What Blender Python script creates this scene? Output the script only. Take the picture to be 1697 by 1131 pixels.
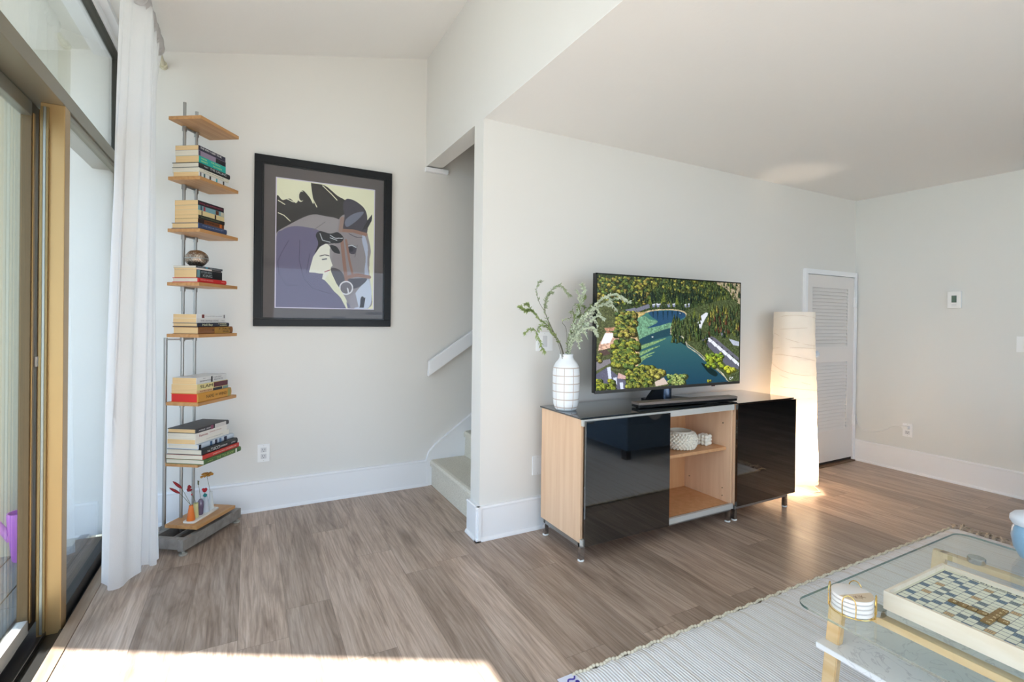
import bpy, bmesh, math, random
import numpy as np
from mathutils import Vector, Matrix
C = bpy.context.scene.collection
S = bpy.context.scene
for o in list(bpy.data.objects): bpy.data.objects.remove(o)
R = math.radians
# ---------------------------------------------------------------- camera (solved from the room's vanishing lines)
EXPOSURE = 0.55
F_PX, YAW, PITCH, ROLL, CY, H = 817.529, 0.489248319, -0.00386551, 0.012049, 533.7003, 1.27
fw = Vector((math.sin(YAW)*math.cos(PITCH), math.cos(YAW)*math.cos(PITCH), math.sin(PITCH)))
rt = Vector((math.cos(YAW), -math.sin(YAW), 0)); up = rt.cross(fw)
r2 = math.cos(ROLL)*rt + math.sin(ROLL)*up; u2 = -math.sin(ROLL)*rt + math.cos(ROLL)*up
cam = bpy.data.cameras.new('camera'); co = bpy.data.objects.new('camera', cam); C.objects.link(co)
M = Matrix((r2, u2, -fw)).transposed().to_4x4(); M.translation = Vector((0, 0, H)); co.matrix_world = M
cam.sensor_width = 36; cam.lens = F_PX*36/1697; cam.shift_y = -(565.5-CY)/1697; cam.clip_start = .02
S.camera = co
# ---------------------------------------------------------------- world, sun, portals, exposure
w = bpy.data.worlds.new('sky'); S.world = w; w.use_nodes = True; nt = w.node_tree
bg = nt.nodes['Background']
tc = nt.nodes.new('ShaderNodeTexCoord'); sx = nt.nodes.new('ShaderNodeSeparateXYZ'); cr = nt.nodes.new('ShaderNodeValToRGB')
nt.links.new(tc.outputs['Generated'], sx.inputs[0]); nt.links.new(sx.outputs['Z'], cr.inputs[0]); nt.links.new(cr.outputs[0], bg.inputs[0])
cr.color_ramp.elements[0].position = 0.0; cr.color_ramp.elements[0].color = (.68, .83, 1.0, 1)
cr.color_ramp.elements[1].position = .7; cr.color_ramp.elements[1].color = (.44, .66, 1.0, 1)
bg.inputs[1].default_value = 2.85
sun = bpy.data.lights.new('sun', 'SUN'); sun.energy = 24; sun.angle = R(.55); sun.color = (1, .985, .97)
so = bpy.data.objects.new('sun', sun); C.objects.link(so)
so.rotation_euler = Vector((.869*math.cos(R(48)), -.494*math.cos(R(48)), -math.sin(R(48)))).to_track_quat('-Z', 'Y').to_euler()
S.view_settings.view_transform = 'Standard'; S.view_settings.look = 'None'; S.view_settings.gamma = 1
S.view_settings.use_curve_mapping = False; S.view_settings.exposure = EXPOSURE
def portal(name, loc, rot, sx_, sy_):
    l = bpy.data.lights.new(name, 'AREA'); l.shape = 'RECTANGLE'; l.size = sx_; l.size_y = sy_
    l.cycles.is_portal = True
    o = bpy.data.objects.new(name, l); C.objects.link(o); o.location = loc; o.rotation_euler = rot
portal('window_portal', (-1.0, .6, 1.4), (0, R(-90), 0), 2.75, 6.0)
portal('rear_portal', (2.2, -3.1, 1.25), (R(90), 0, 0), 5.2, 2.2)
SCREEN_GAIN = 1.0/2**EXPOSURE
# ---------------------------------------------------------------- colours and materials
def lin(c):
    return tuple((x/255/12.92 if x/255 <= .04045 else ((x/255+.055)/1.055)**2.4) for x in c)
MATS = {}
def mat(name, c, rough=.5, metal=0, spec=.5, coat=0, bump=None, noise=None, trans=0, emit=None):
    if name in MATS: return MATS[name]
    m = bpy.data.materials.new(name); m.use_nodes = True; n = m.node_tree; b = n.nodes['Principled BSDF']
    b.inputs['Base Color'].default_value = (*lin(c), 1); b.inputs['Roughness'].default_value = rough
    b.inputs['Metallic'].default_value = metal; b.inputs['Specular IOR Level'].default_value = spec
    b.inputs['Coat Weight'].default_value = coat; b.inputs['Coat Roughness'].default_value = .05
    if emit: b.inputs['Emission Color'].default_value = (*lin(emit[0]), 1); b.inputs['Emission Strength'].default_value = emit[1]
    co_ = n.nodes.new('ShaderNodeTexCoord')
    if noise:      # (scale xyz, colour 2, contrast)
        mp = n.nodes.new('ShaderNodeMapping'); mp.inputs['Scale'].default_value = noise[0]
        nz = n.nodes.new('ShaderNodeTexNoise'); nz.inputs['Scale'].default_value = 1; nz.inputs['Detail'].default_value = 6; nz.inputs['Distortion'].default_value = .6
        rp = n.nodes.new('ShaderNodeValToRGB'); rp.color_ramp.elements[0].position = .3; rp.color_ramp.elements[1].position = .72
        rp.color_ramp.elements[0].color = (*lin(c), 1); rp.color_ramp.elements[1].color = (*lin(noise[1]), 1)
        n.links.new(co_.outputs['Object'], mp.inputs[0]); n.links.new(mp.outputs[0], nz.inputs[0]); n.links.new(nz.outputs[0], rp.inputs[0]); n.links.new(rp.outputs[0], b.inputs['Base Color'])
    if bump:       # (scale, strength)
        nz = n.nodes.new('ShaderNodeTexNoise'); nz.inputs['Scale'].default_value = bump[0]; nz.inputs['Detail'].default_value = 4
        bp = n.nodes.new('ShaderNodeBump'); bp.inputs['Strength'].default_value = bump[1]; bp.inputs['Distance'].default_value = .002
        n.links.new(co_.outputs['Object'], nz.inputs[0]); n.links.new(nz.outputs[0], bp.inputs['Height']); n.links.new(bp.outputs[0], b.inputs['Normal'])
    MATS[name] = m; return m
def glassy(name, tint=(255, 255, 255), ior=1.5, rough=0.0, gain=1.0):
    m = bpy.data.materials.new(name); m.use_nodes = True; n = m.node_tree; n.nodes.clear()
    out = n.nodes.new('ShaderNodeOutputMaterial'); mx = n.nodes.new('ShaderNodeMixShader')
    t = n.nodes.new('ShaderNodeBsdfTransparent'); t.inputs[0].default_value = (*lin(tint), 1)
    g = n.nodes.new('ShaderNodeBsdfGlossy'); g.inputs['Roughness'].default_value = rough
    f = n.nodes.new('ShaderNodeLayerWeight'); f.inputs[0].default_value = .5; f0 = ((ior-1)/(ior+1))**2*gain      # Schlick, the same from both sides
    pw = n.nodes.new('ShaderNodeMath'); pw.operation = 'POWER'; pw.inputs[1].default_value = 5; n.links.new(f.outputs['Facing'], pw.inputs[0])
    mu = n.nodes.new('ShaderNodeMath'); mu.operation = 'MULTIPLY_ADD'; mu.inputs[1].default_value = 1-f0; mu.inputs[2].default_value = f0; mu.use_clamp = True
    n.links.new(pw.outputs[0], mu.inputs[0]); n.links.new(mu.outputs[0], mx.inputs[0]); n.links.new(t.outputs[0], mx.inputs[1]); n.links.new(g.outputs[0], mx.inputs[2]); n.links.new(mx.outputs[0], out.inputs[0])
    MATS[name] = m; return m
def translucent(name, c, mix, rough=.8, tc_=None, bump=None, transp=0):
    m = bpy.data.materials.new(name); m.use_nodes = True; n = m.node_tree; n.nodes.clear()
    out = n.nodes.new('ShaderNodeOutputMaterial'); mx = n.nodes.new('ShaderNodeMixShader'); mx.inputs[0].default_value = mix
    d = n.nodes.new('ShaderNodeBsdfDiffuse'); d.inputs[0].default_value = (*lin(c), 1)
    t = n.nodes.new('ShaderNodeBsdfTranslucent'); t.inputs[0].default_value = (*lin(tc_ or c), 1)
    n.links.new(d.outputs[0], mx.inputs[1]); n.links.new(t.outputs[0], mx.inputs[2])
    if bump:
        co_ = n.nodes.new('ShaderNodeTexCoord'); nz = n.nodes.new('ShaderNodeTexNoise'); nz.inputs['Scale'].default_value = bump[0]; nz.inputs['Detail'].default_value = 5
        bp = n.nodes.new('ShaderNodeBump'); bp.inputs['Strength'].default_value = bump[1]; bp.inputs['Distance'].default_value = .004
        n.links.new(co_.outputs['Object'], nz.inputs[0]); n.links.new(nz.outputs[0], bp.inputs['Height'])
        n.links.new(bp.outputs[0], d.inputs['Normal']); n.links.new(bp.outputs[0], t.inputs['Normal'])
    if transp:
        tr = n.nodes.new('ShaderNodeBsdfTransparent'); m2 = n.nodes.new('ShaderNodeMixShader'); m2.inputs[0].default_value = transp
        n.links.new(mx.outputs[0], m2.inputs[1]); n.links.new(tr.outputs[0], m2.inputs[2]); n.links.new(m2.outputs[0], out.inputs[0])
    else: n.links.new(mx.outputs[0], out.inputs[0])
    MATS[name] = m; return m
def vcol_mat(name, emit=0, rough=.6, spec=.3):
    m = bpy.data.materials.new(name); m.use_nodes = True; n = m.node_tree; b = n.nodes['Principled BSDF']
    a = n.nodes.new('ShaderNodeVertexColor'); a.layer_name = 'print'
    b.inputs['Roughness'].default_value = rough; b.inputs['Specular IOR Level'].default_value = spec
    if emit:
        b.inputs['Base Color'].default_value = (.004, .004, .004, 1); n.links.new(a.outputs[0], b.inputs['Emission Color']); b.inputs['Emission Strength'].default_value = emit
    else: n.links.new(a.outputs[0], b.inputs['Base Color'])
    MATS[name] = m; return m

WALL = mat('wall_paint', (227, 224, 219), .75, spec=.2, bump=(220, .12))
WALLR = mat('wall_paint_right', (224, 224, 220), .75, spec=.2, bump=(220, .12))
CEIL = mat('ceiling_paint', (238, 236, 233), .9, spec=.1, bump=(60, .25))
TRIM = mat('trim_paint', (240, 240, 242), .4, spec=.4)
BRONZE = mat('bronze_aluminium', (176, 146, 100), .38, .7)
HEADM = mat('header_aluminium', (140, 134, 118), .4, .6)
DARKM = mat('dark_track_metal', (40, 38, 36), .4, .6)
SILVERM = mat('silver_gasket', (150, 152, 145), .35, .8)
CHROME = mat('chrome', (190, 190, 192), .12, 1)
STEEL = mat('brushed_steel', (172, 172, 170), .36, .8, bump=(120, .1))
GALV = mat('galvanised_steel', (158, 154, 150), .5, .25, noise=((25, 25, 25), (132, 128, 124)))
BEECH = mat('beech', (222, 180, 140), .5, noise=((3, 3, 1.2), (206, 158, 112)))
BEECHX = mat('beech_grain', (242, 206, 172), .45, noise=((26, 26, 1.5), (228, 186, 148)))
BEECHIN = mat('beech_inside', (218, 168, 122), .45, noise=((26, 26, 1.5), (205, 150, 102)))
SHELFW = mat('shelf_beech', (206, 158, 104), .4, noise=((2.5, 40, 40), (184, 132, 80)))
WOODL = mat('table_wood', (228, 200, 156), .45, noise=((30, 4, 30), (208, 168, 112)))
TRAYW = mat('tray_wood', (232, 222, 204), .45, noise=((30, 4, 30), (222, 208, 184)))
BLACKG = mat('black_glass', (6, 7, 9), .03, spec=1.0, coat=1.0)
for _m in (BLACKG,): _m.node_tree.nodes['Principled BSDF'].inputs['Coat IOR'].default_value = 1.7
TOPG = mat('black_top_glass', (12, 14, 16), .05, spec=.9, coat=1.0)
ALU = mat('aluminium_rail', (206, 204, 198), .4, .15)
WHITEP = mat('white_plastic', (238, 238, 236), .35)
WHITE = mat('white_matte', (236, 234, 230), .6)
PAPERP = mat('book_pages', (236, 204, 154), .9, noise=((4, 4, 500), (216, 184, 134)))
PAPERW = mat('book_pages_white', (232, 226, 210), .9, noise=((4, 4, 500), (208, 200, 184)))
GLASS = glassy('window_glass', (252, 254, 253), 1.52, gain=3.6)
TGLASS = glassy('table_glass', (251, 254, 252), 1.5, gain=1.0)
PGLASS = glassy('picture_glass', (255, 255, 255), 1.45, gain=.4)
SHEER = translucent('curtain_linen', (244, 242, 242), .45, bump=(300, .3), transp=.06)
PAPER = translucent('rice_paper', (246, 240, 230), .25, tc_=(250, 238, 222), bump=(26, .5))
CARPET = mat('stair_carpet', (234, 229, 216), 1, spec=0, bump=(260, .5), noise=((160, 160, 160), (206, 199, 184)))
GOLD = mat('gold_wire', (222, 186, 110), .2, 1)
# ---------------------------------------------------------------- mesh helpers
def BM(): return bmesh.new()
def box(bm, x0, x1, y0, y1, z0, z1, bev=0, M_=None):
    vs = [bm.verts.new((x, y, z)) for x in (x0, x1) for y in (y0, y1) for z in (z0, z1)]
    f = [(0, 1, 3, 2), (4, 6, 7, 5), (0, 4, 5, 1), (2, 3, 7, 6), (0, 2, 6, 4), (1, 5, 7, 3)]
    fs = [bm.faces.new([vs[i] for i in q]) for q in f]
    if bev:
        es = list({e for q in fs for e in q.edges})
        r = bmesh.ops.bevel(bm, geom=es, offset=bev, segments=2, profile=.7, affect='EDGES')
        vs = list({v for q in r['faces'] for v in q.verts} | {v for v in vs if v.is_valid})
    if M_ is not None: bmesh.ops.transform(bm, matrix=M_, verts=[v for v in vs if v.is_valid])
    return bm
def prism(bm, pts, z0, z1, ax='z', bev=0):
    def P(a, b, c): return {'z': (a, b, c), 'y': (a, c, b), 'x': (c, a, b)}[ax]
    a = [bm.verts.new(P(x, y, z0)) for x, y in pts]; b = [bm.verts.new(P(x, y, z1)) for x, y in pts]
    n = len(pts); fs = [bm.faces.new(a[::-1]), bm.faces.new(b)]
    for i in range(n): fs.append(bm.faces.new((a[i], a[(i+1) % n], b[(i+1) % n], b[i])))
    if bev: bmesh.ops.bevel(bm, geom=list({e for q in fs[:2] for e in q.edges}), offset=bev, segments=2, affect='EDGES')
    bmesh.ops.recalc_face_normals(bm, faces=bm.faces)
    return bm
def lathe(bm, prof, cx=0, cy=0, seg=32, cap=True, sq=None):
    rings = []
    for r, z in prof:
        ring = []
        for i in range(seg):
            a = 2*math.pi*i/seg; k = 1
            if sq: k = 1/((abs(math.cos(a))**sq+abs(math.sin(a))**sq)**(1/sq))
            ring.append(bm.verts.new((cx+r*k*math.cos(a), cy+r*k*math.sin(a), z)))
        rings.append(ring)
    for a, b in zip(rings, rings[1:]):
        for i in range(seg): bm.faces.new((a[i], a[(i+1) % seg], b[(i+1) % seg], b[i]))
    if cap:
        bm.faces.new(rings[0][::-1]); bm.faces.new(rings[-1])
    return bm
def tube(bm, pts, r, seg=8, cap=True):
    pts = [Vector(p) for p in pts]; rs = r if isinstance(r, (list, tuple)) else [r]*len(pts); rings = []
    up_ = Vector((0, 0, 1))
    for i, p in enumerate(pts):
        t = (pts[min(i+1, len(pts)-1)]-pts[max(i-1, 0)]).normalized()
        a = t.cross(up_)
        if a.length < .05: a = t.cross(Vector((1, 0, 0)))
        a.normalize(); b = t.cross(a).normalized()
        rings.append([bm.verts.new(p+rs[i]*(math.cos(2*math.pi*k/seg)*a+math.sin(2*math.pi*k/seg)*b)) for k in range(seg)])
    for a, b in zip(rings, rings[1:]):
        for k in range(seg): bm.faces.new((a[k], a[(k+1) % seg], b[(k+1) % seg], b[k]))
    if cap: bm.faces.new(rings[0][::-1]); bm.faces.new(rings[-1])
    return bm
def ball(bm, c, r, sc=(1, 1, 1), u=12, v=8):
    bmesh.ops.create_uvsphere(bm, u_segments=u, v_segments=v, radius=r, matrix=Matrix.Translation(c) @ Matrix.Diagonal((*sc, 1)))
    return bm
def spline(pts, n=8):
    pts = [Vector(p) for p in pts]; out = []
    P = [pts[0]*2-pts[1]]+pts+[pts[-1]*2-pts[-2]]
    for i in range(1, len(P)-2):
        for k in range(n):
            t = k/n; a, b, c, d = P[i-1:i+3]
            out.append(.5*((2*b)+(c-a)*t+(2*a-5*b+4*c-d)*t*t+(3*b-a-3*c+d)*t**3))
    return out+[pts[-1]]
def obj(name, bm, m, parent=None, smooth=False, world=False):
    me = bpy.data.meshes.new(name); bmesh.ops.recalc_face_normals(bm, faces=bm.faces)
    if world and parent is not None:
        p = parent; off = Vector((0, 0, 0))
        while p is not None: off += p.location; p = p.parent
        bmesh.ops.translate(bm, verts=bm.verts, vec=-off)
    bm.to_mesh(me); bm.free()
    for x in (m if isinstance(m, (list, tuple)) else [m]): me.materials.append(x)
    if smooth:
        for p in me.polygons: p.use_smooth = True
        if smooth != 'all': 
            try: me.set_sharp_from_angle(angle=R(38))
            except Exception: pass
    o = bpy.data.objects.new(name, me); C.objects.link(o)
    if parent is not None: o.parent = parent
    return o
def thing(name, label, cat, loc=(0, 0, 0), rz=0, group=None):
    o = bpy.data.objects.new(name, None); C.objects.link(o); o.empty_display_size = .05
    o.location = loc; o.rotation_euler = (0, 0, rz); o['label'] = label; o['category'] = cat
    if group: o['group'] = group
    return o
def tag(o, label, cat, group=None):
    o['label'] = label; o['category'] = cat
    if group: o['group'] = group
    return o
def base(o, loc):      # put a one-mesh thing's origin at its base
    v = Vector(loc); o.data.transform(Matrix.Translation(-v)); o.location = v; return o
def struct(name, bm, m, parent=None, smooth=False):
    o = obj(name, bm, m, parent, smooth)
    if parent is None: o['kind'] = 'structure'
    return o
def text(name, s, size, m, parent, loc, rot=(R(90), 0, 0), wid=None, ext=.0002):
    cu = bpy.data.curves.new('t', 'FONT'); cu.body = s; cu.size = size; cu.extrude = ext; cu.align_y = 'CENTER'; cu.resolution_u = 2
    t = bpy.data.objects.new('t', cu); C.objects.link(t); bpy.context.view_layer.update()
    me = bpy.data.meshes.new_from_object(t.evaluated_get(bpy.context.evaluated_depsgraph_get()))
    bpy.data.objects.remove(t); bpy.data.curves.remove(cu)
    if wid and len(me.vertices):
        xs = [v.co.x for v in me.vertices]; k = wid/max(1e-4, max(xs)-min(xs))
        me.transform(Matrix.Diagonal((k, 1, 1, 1)))
    me.materials.clear(); me.materials.append(m); me.name = name
    o = bpy.data.objects.new(name, me); C.objects.link(o); o.parent = parent; o.location = loc; o.rotation_euler = rot
    return o
class Canvas:      # paints flat artwork into a colour attribute on a fine grid
    def __init__(s, nx, ny, quad, bgc):
        # quad = TL,TR,BR,BL of the artwork in drawing units; homography from the unit square
        (x0, y0), (x1, y1), (x2, y2), (x3, y3) = quad
        A = []; B = []
        for (u, v), (x, y) in zip(((0, 0), (1, 0), (1, 1), (0, 1)), quad):
            A.append([u, v, 1, 0, 0, 0, -u*x, -v*x]); B.append(x); A.append([0, 0, 0, u, v, 1, -u*y, -v*y]); B.append(y)
        h = np.linalg.solve(np.array(A, float), np.array(B, float))
        U_, V_ = np.meshgrid(np.linspace(0, 1, nx+1), np.linspace(0, 1, ny+1)); d = h[6]*U_+h[7]*V_+1
        s.X = (h[0]*U_+h[1]*V_+h[2])/d; s.Y = (h[3]*U_+h[4]*V_+h[5])/d; s.nx = nx; s.ny = ny
        s.c = np.zeros((ny+1, nx+1, 3)); s.c[:] = bgc
    def inside(s, pts):
        p = np.array(pts, float); x0, y0 = p.min(0); x1, y1 = p.max(0); ins = np.zeros(s.X.shape, bool)
        for i in range(len(p)):
            xa, ya = p[i]; xb, yb = p[i-1]
            if ya == yb: continue
            c = ((ya > s.Y) != (yb > s.Y)) & (s.X < (xb-xa)*(s.Y-ya)/(yb-ya)+xa); ins ^= c
        return ins
    def smooth(s, pts, n=6):
        q = pts+pts[:3]; P = [pts[-1]]+q; out = []
        for i in range(1, len(pts)+1):
            a, b, c, d = [np.array(v, float) for v in P[i-1:i+3]]
            for k in range(n):
                t = k/n; out.append(.5*((2*b)+(c-a)*t+(2*a-5*b+4*c-d)*t*t+(3*b-a-3*c+d)*t**3))
        return [tuple(v) for v in out]
    def poly(s, pts, c, sm=False, jit=0):
        m = s.inside(s.smooth(pts) if sm else pts); s.c[m] = np.array(c, float)
        if jit: s.c[m] += (np.random.rand(m.sum(), 1)-.5)*jit
    def ell(s, x, y, rx, ry, c, a=1, jit=0):
        m = ((s.X-x)/rx)**2+((s.Y-y)/ry)**2 < 1; s.c[m] = s.c[m]*(1-a)+np.array(c, float)*a
        if jit: s.c[m] += (np.random.rand(m.sum(), 1)-.5)*jit
    def line(s, pts, wd, c):
        for (xa, ya), (xb, yb) in zip(pts, pts[1:]):
            dx, dy = xb-xa, yb-ya; L = dx*dx+dy*dy+1e-9
            t = np.clip(((s.X-xa)*dx+(s.Y-ya)*dy)/L, 0, 1); m = (s.X-xa-t*dx)**2+(s.Y-ya-t*dy)**2 < (wd/2)**2
            s.c[m] = np.array(c, float)
    def build(s, name, m, parent, o, ux, vy):       # o top-left world corner relative to the parent, ux right, vy down
        nx, ny = s.nx, s.ny; me = bpy.data.meshes.new(name)
        uu, vv = np.meshgrid(np.linspace(0, 1, nx+1), np.linspace(0, 1, ny+1))
        V = np.array(o)+uu[..., None]*np.array(ux)+vv[..., None]*np.array(vy); V = V.reshape(-1, 3)
        i = (np.arange(ny)[:, None]*(nx+1)+np.arange(nx)).ravel(); q = np.stack([i, i+nx+1, i+nx+2, i+1], 1)
        me.vertices.add(len(V)); me.vertices.foreach_set('co', V.ravel()); me.loops.add(q.size); me.loops.foreach_set('vertex_index', q.ravel())
        me.polygons.add(len(q)); me.polygons.foreach_set('loop_start', np.arange(len(q))*4)
        try: me.polygons.foreach_set('loop_total', np.full(len(q), 4))
        except Exception: pass
        me.update(); me.validate()
        c = np.clip(s.c, 0, 255)/255; c = np.where(c <= .04045, c/12.92, ((c+.055)/1.055)**2.4)
        a = me.color_attributes.new('print', 'FLOAT_COLOR', 'POINT'); a.data.foreach_set('color', np.concatenate([c.reshape(-1, 3), np.ones((len(V), 1))], 1).ravel())
        me.materials.append(m); ob = bpy.data.objects.new(name, me); C.objects.link(ob); ob.parent = parent; return ob

# ================================================================ THE SETTING
XG, XP, YT, YT2, YA, XR, ZC = -.66, 1.176, 2.582, 2.711, 3.629, 5.025, 2.427
YB = -3.0
def zv(x): return 2.865+.23*(x+.474)
def floor_mat():
    m = bpy.data.materials.new('vinyl_plank_floor'); m.use_nodes = True; n = m.node_tree; b = n.nodes['Principled BSDF']; L = n.links.new
    def N(t, **k):
        x = n.nodes.new(t)
        for a, v in k.items(): setattr(x, a, v)
        return x
    def math_(op, a, b_=None):
        x = N('ShaderNodeMath', operation=op)
        for i, v in enumerate((a, b_)):
            if v is None: continue
            if isinstance(v, (int, float)): x.inputs[i].default_value = v
            else: L(v, x.inputs[i])
        return x.outputs[0]
    tc = N('ShaderNodeTexCoord'); s = N('ShaderNodeSeparateXYZ'); L(tc.outputs['Object'], s.inputs[0])
    W_, LN = .182, 1.22
    xr = math_('DIVIDE', math_('ADD', s.outputs[0], .03), W_); row = math_('FLOOR', xr); fx = math_('SUBTRACT', xr, row)
    wn = N('ShaderNodeTexWhiteNoise', noise_dimensions='1D'); L(row, wn.inputs['W'])
    yr = math_('ADD', math_('DIVIDE', s.outputs[1], LN), math_('MULTIPLY', wn.outputs['Value'], 7.3)); colr = math_('FLOOR', yr); fy = math_('SUBTRACT', yr, colr)
    cmb = N('ShaderNodeCombineXYZ'); L(row, cmb.inputs[0]); L(colr, cmb.inputs[1])
    w2 = N('ShaderNodeTexWhiteNoise', noise_dimensions='3D'); L(cmb.outputs[0], w2.inputs['Vector'])
    idv = math_('MULTIPLY', w2.outputs['Value'], 37.0)
    # grain coordinates: stretched along Y, offset for each plank
    g = N('ShaderNodeCombineXYZ'); L(math_('ADD', math_('MULTIPLY', s.outputs[0], 14.0), idv), g.inputs[0]); L(math_('MULTIPLY', s.outputs[1], 1.15), g.inputs[1]); L(idv, g.inputs[2])
    n1 = N('ShaderNodeTexNoise'); n1.inputs['Scale'].default_value = 1.4; n1.inputs['Detail'].default_value = 7; n1.inputs['Roughness'].default_value = .6; n1.inputs['Distortion'].default_value = 1.2; L(g.outputs[0], n1.inputs['Vector'])
    g2 = N('ShaderNodeCombineXYZ'); L(math_('ADD', math_('MULTIPLY', s.outputs[0], 150.0), idv), g2.inputs[0]); L(math_('MULTIPLY', s.outputs[1], 5.0), g2.inputs[1]); L(idv, g2.inputs[2])
    n2 = N('ShaderNodeTexNoise'); n2.inputs['Scale'].default_value = 1; n2.inputs['Detail'].default_value = 4; L(g2.outputs[0], n2.inputs['Vector'])
    g3 = N('ShaderNodeCombineXYZ'); L(math_('ADD', math_('MULTIPLY', s.outputs[0], 5.5), idv), g3.inputs[0]); L(math_('MULTIPLY', s.outputs[1], .9), g3.inputs[1]); L(idv, g3.inputs[2])
    wv = N('ShaderNodeTexWave', wave_type='RINGS', rings_direction='SPHERICAL'); wv.inputs['Scale'].default_value = 3.2; wv.inputs['Distortion'].default_value = 9; wv.inputs['Detail'].default_value = 3; wv.inputs['Detail Scale'].default_value = 1.2; L(g3.outputs[0], wv.inputs['Vector'])
    g4 = N('ShaderNodeCombineXYZ'); L(math_('ADD', math_('MULTIPLY', s.outputs[0], 9.0), idv), g4.inputs[0]); L(math_('MULTIPLY', s.outputs[1], 2.4), g4.inputs[1]); L(idv, g4.inputs[2])
    vo = N('ShaderNodeTexVoronoi'); vo.inputs['Scale'].default_value = .55; L(g4.outputs[0], vo.inputs['Vector'])
    kn = N('ShaderNodeMapRange'); kn.inputs['From Min'].default_value = .02; kn.inputs['From Max'].default_value = .22; kn.inputs['To Min'].default_value = 1; kn.inputs['To Max'].default_value = 0; L(vo.outputs['Distance'], kn.inputs[0])
    r1 = N('ShaderNodeValToRGB'); e = r1.color_ramp.elements; e[0].position = .24; e[0].color = (*lin((140, 119, 104)), 1); e[1].position = .74; e[1].color = (*lin((210, 192, 177)), 1)
    x = r1.color_ramp.elements.new(.48); x.color = (*lin((184, 163, 146)), 1); L(n1.outputs[0], r1.inputs[0])
    def mix(f, a, bb, mode='MIX'):
        q = N('ShaderNodeMix', data_type='RGBA', blend_type=mode)
        if isinstance(f, (int, float)): q.inputs[0].default_value = f
        else: L(f, q.inputs[0])
        for i, v in ((6, a), (7, bb)):
            if isinstance(v, tuple): q.inputs[i].default_value = (*v, 1)
            else: L(v, q.inputs[i])
        return q.outputs[2]
    c = r1.outputs[0]
    gr = N('ShaderNodeValToRGB'); gr.color_ramp.elements[0].position = .3; gr.color_ramp.elements[0].color = (.72, .70, .68, 1); gr.color_ramp.elements[1].position = .62; gr.color_ramp.elements[1].color = (1.05, 1.05, 1.05, 1); L(n2.outputs[0], gr.inputs[0])
    c = mix(.8, c, gr.outputs[0], 'MULTIPLY')
    wr = N('ShaderNodeValToRGB'); wr.color_ramp.elements[0].position = .0; wr.color_ramp.elements[0].color = (.72, .69, .66, 1); wr.color_ramp.elements[1].position = .4; wr.color_ramp.elements[1].color = (1, 1, 1, 1); L(wv.outputs[0], wr.inputs[0])
    c = mix(.5, c, wr.outputs[0], 'MULTIPLY')
    pl = N('ShaderNodeValToRGB'); pl.color_ramp.elements[0].color = (.74, .72, .71, 1); pl.color_ramp.elements[1].color = (1.12, 1.10, 1.09, 1); L(w2.outputs['Value'], pl.inputs[0])
    c = mix(1.0, c, pl.outputs[0], 'MULTIPLY')
    c = mix(math_('MULTIPLY', kn.outputs[0], .55), c, lin((92, 74, 62)))
    # joints
    ex = math_('MINIMUM', fx, math_('SUBTRACT', 1.0, fx)); ey = math_('MINIMUM', fy, math_('SUBTRACT', 1.0, fy))
    jx = math_('LESS_THAN', ex, .006); jy = math_('LESS_THAN', ey, .0010); j = math_('MAXIMUM', jx, jy)
    c = mix(math_('MULTIPLY', j, .45), c, lin((86, 70, 58)))
    L(c, b.inputs['Base Color']); b.inputs['Roughness'].default_value = .36; b.inputs['Specular IOR Level'].default_value = .4
    rr = N('ShaderNodeMapRange'); rr.inputs['To Min'].default_value = .27; rr.inputs['To Max'].default_value = .42; L(n2.outputs[0], rr.inputs[0]); L(rr.outputs[0], b.inputs['Roughness'])
    bp = N('ShaderNodeBump'); bp.inputs['Strength'].default_value = .12; bp.inputs['Distance'].default_value = .002; L(n2.outputs[0], bp.inputs['Height']); L(bp.outputs[0], b.inputs['Normal'])
    return m
FLOORM = floor_mat()
bm = BM(); box(bm, -.606, XR+3.2, YB-.1, 4.1, -.05, 0); struct('floor', bm, FLOORM)
# oak threshold along the sliding door
bm = BM(); box(bm, -.652, -.6065, YB, YA, -.05, .004, .002); struct('trim_1', bm, mat('threshold_oak', (166, 144, 122), .4, noise=((40, 3, 40), (132, 108, 88))))
# walls
bm = BM(); box(bm, -.9, XR+.2, YA, YA+.12, 0, 4.9); wa = struct('wall_back', bm, WALL)
bm = BM()
box(bm, XP, XR+.12, YT, YT2, 0, ZC); struct('wall_television', bm, WALL)
bm = BM(); box(bm, XR, XR+.12, 1.2, YT, 0, ZC); box(bm, XR, XR+.12, -1.6, 1.2, 2.1, ZC); box(bm, XR, XR+.12, YB, -1.6, 0, ZC); struct('wall_right', bm, WALLR)
bm = BM(); box(bm, XG-.14, -.606, YB-.12, YB, 0, 4.0); box(bm, -.606, .4, YB-.12, YB, 0, 2.4); box(bm, -.606, XR+.12, YB-.12, YB, 2.2, 4.0); box(bm, 4.4, XR+.12, YB-.12, YB, 0, 2.4); struct('wall_front', bm, WALL)
# bulkhead above the stair opening and its run over the room
bm = BM(); box(bm, XP, 1.296, YB, YA, ZC, 4.2); struct('wall_bulkhead', bm, WALL)
bm = BM(); box(bm, XP-.01, 1.345, YA-.035, YA, 2.386, 2.418, .003); struct('trim_2', bm, TRIM)
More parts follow.
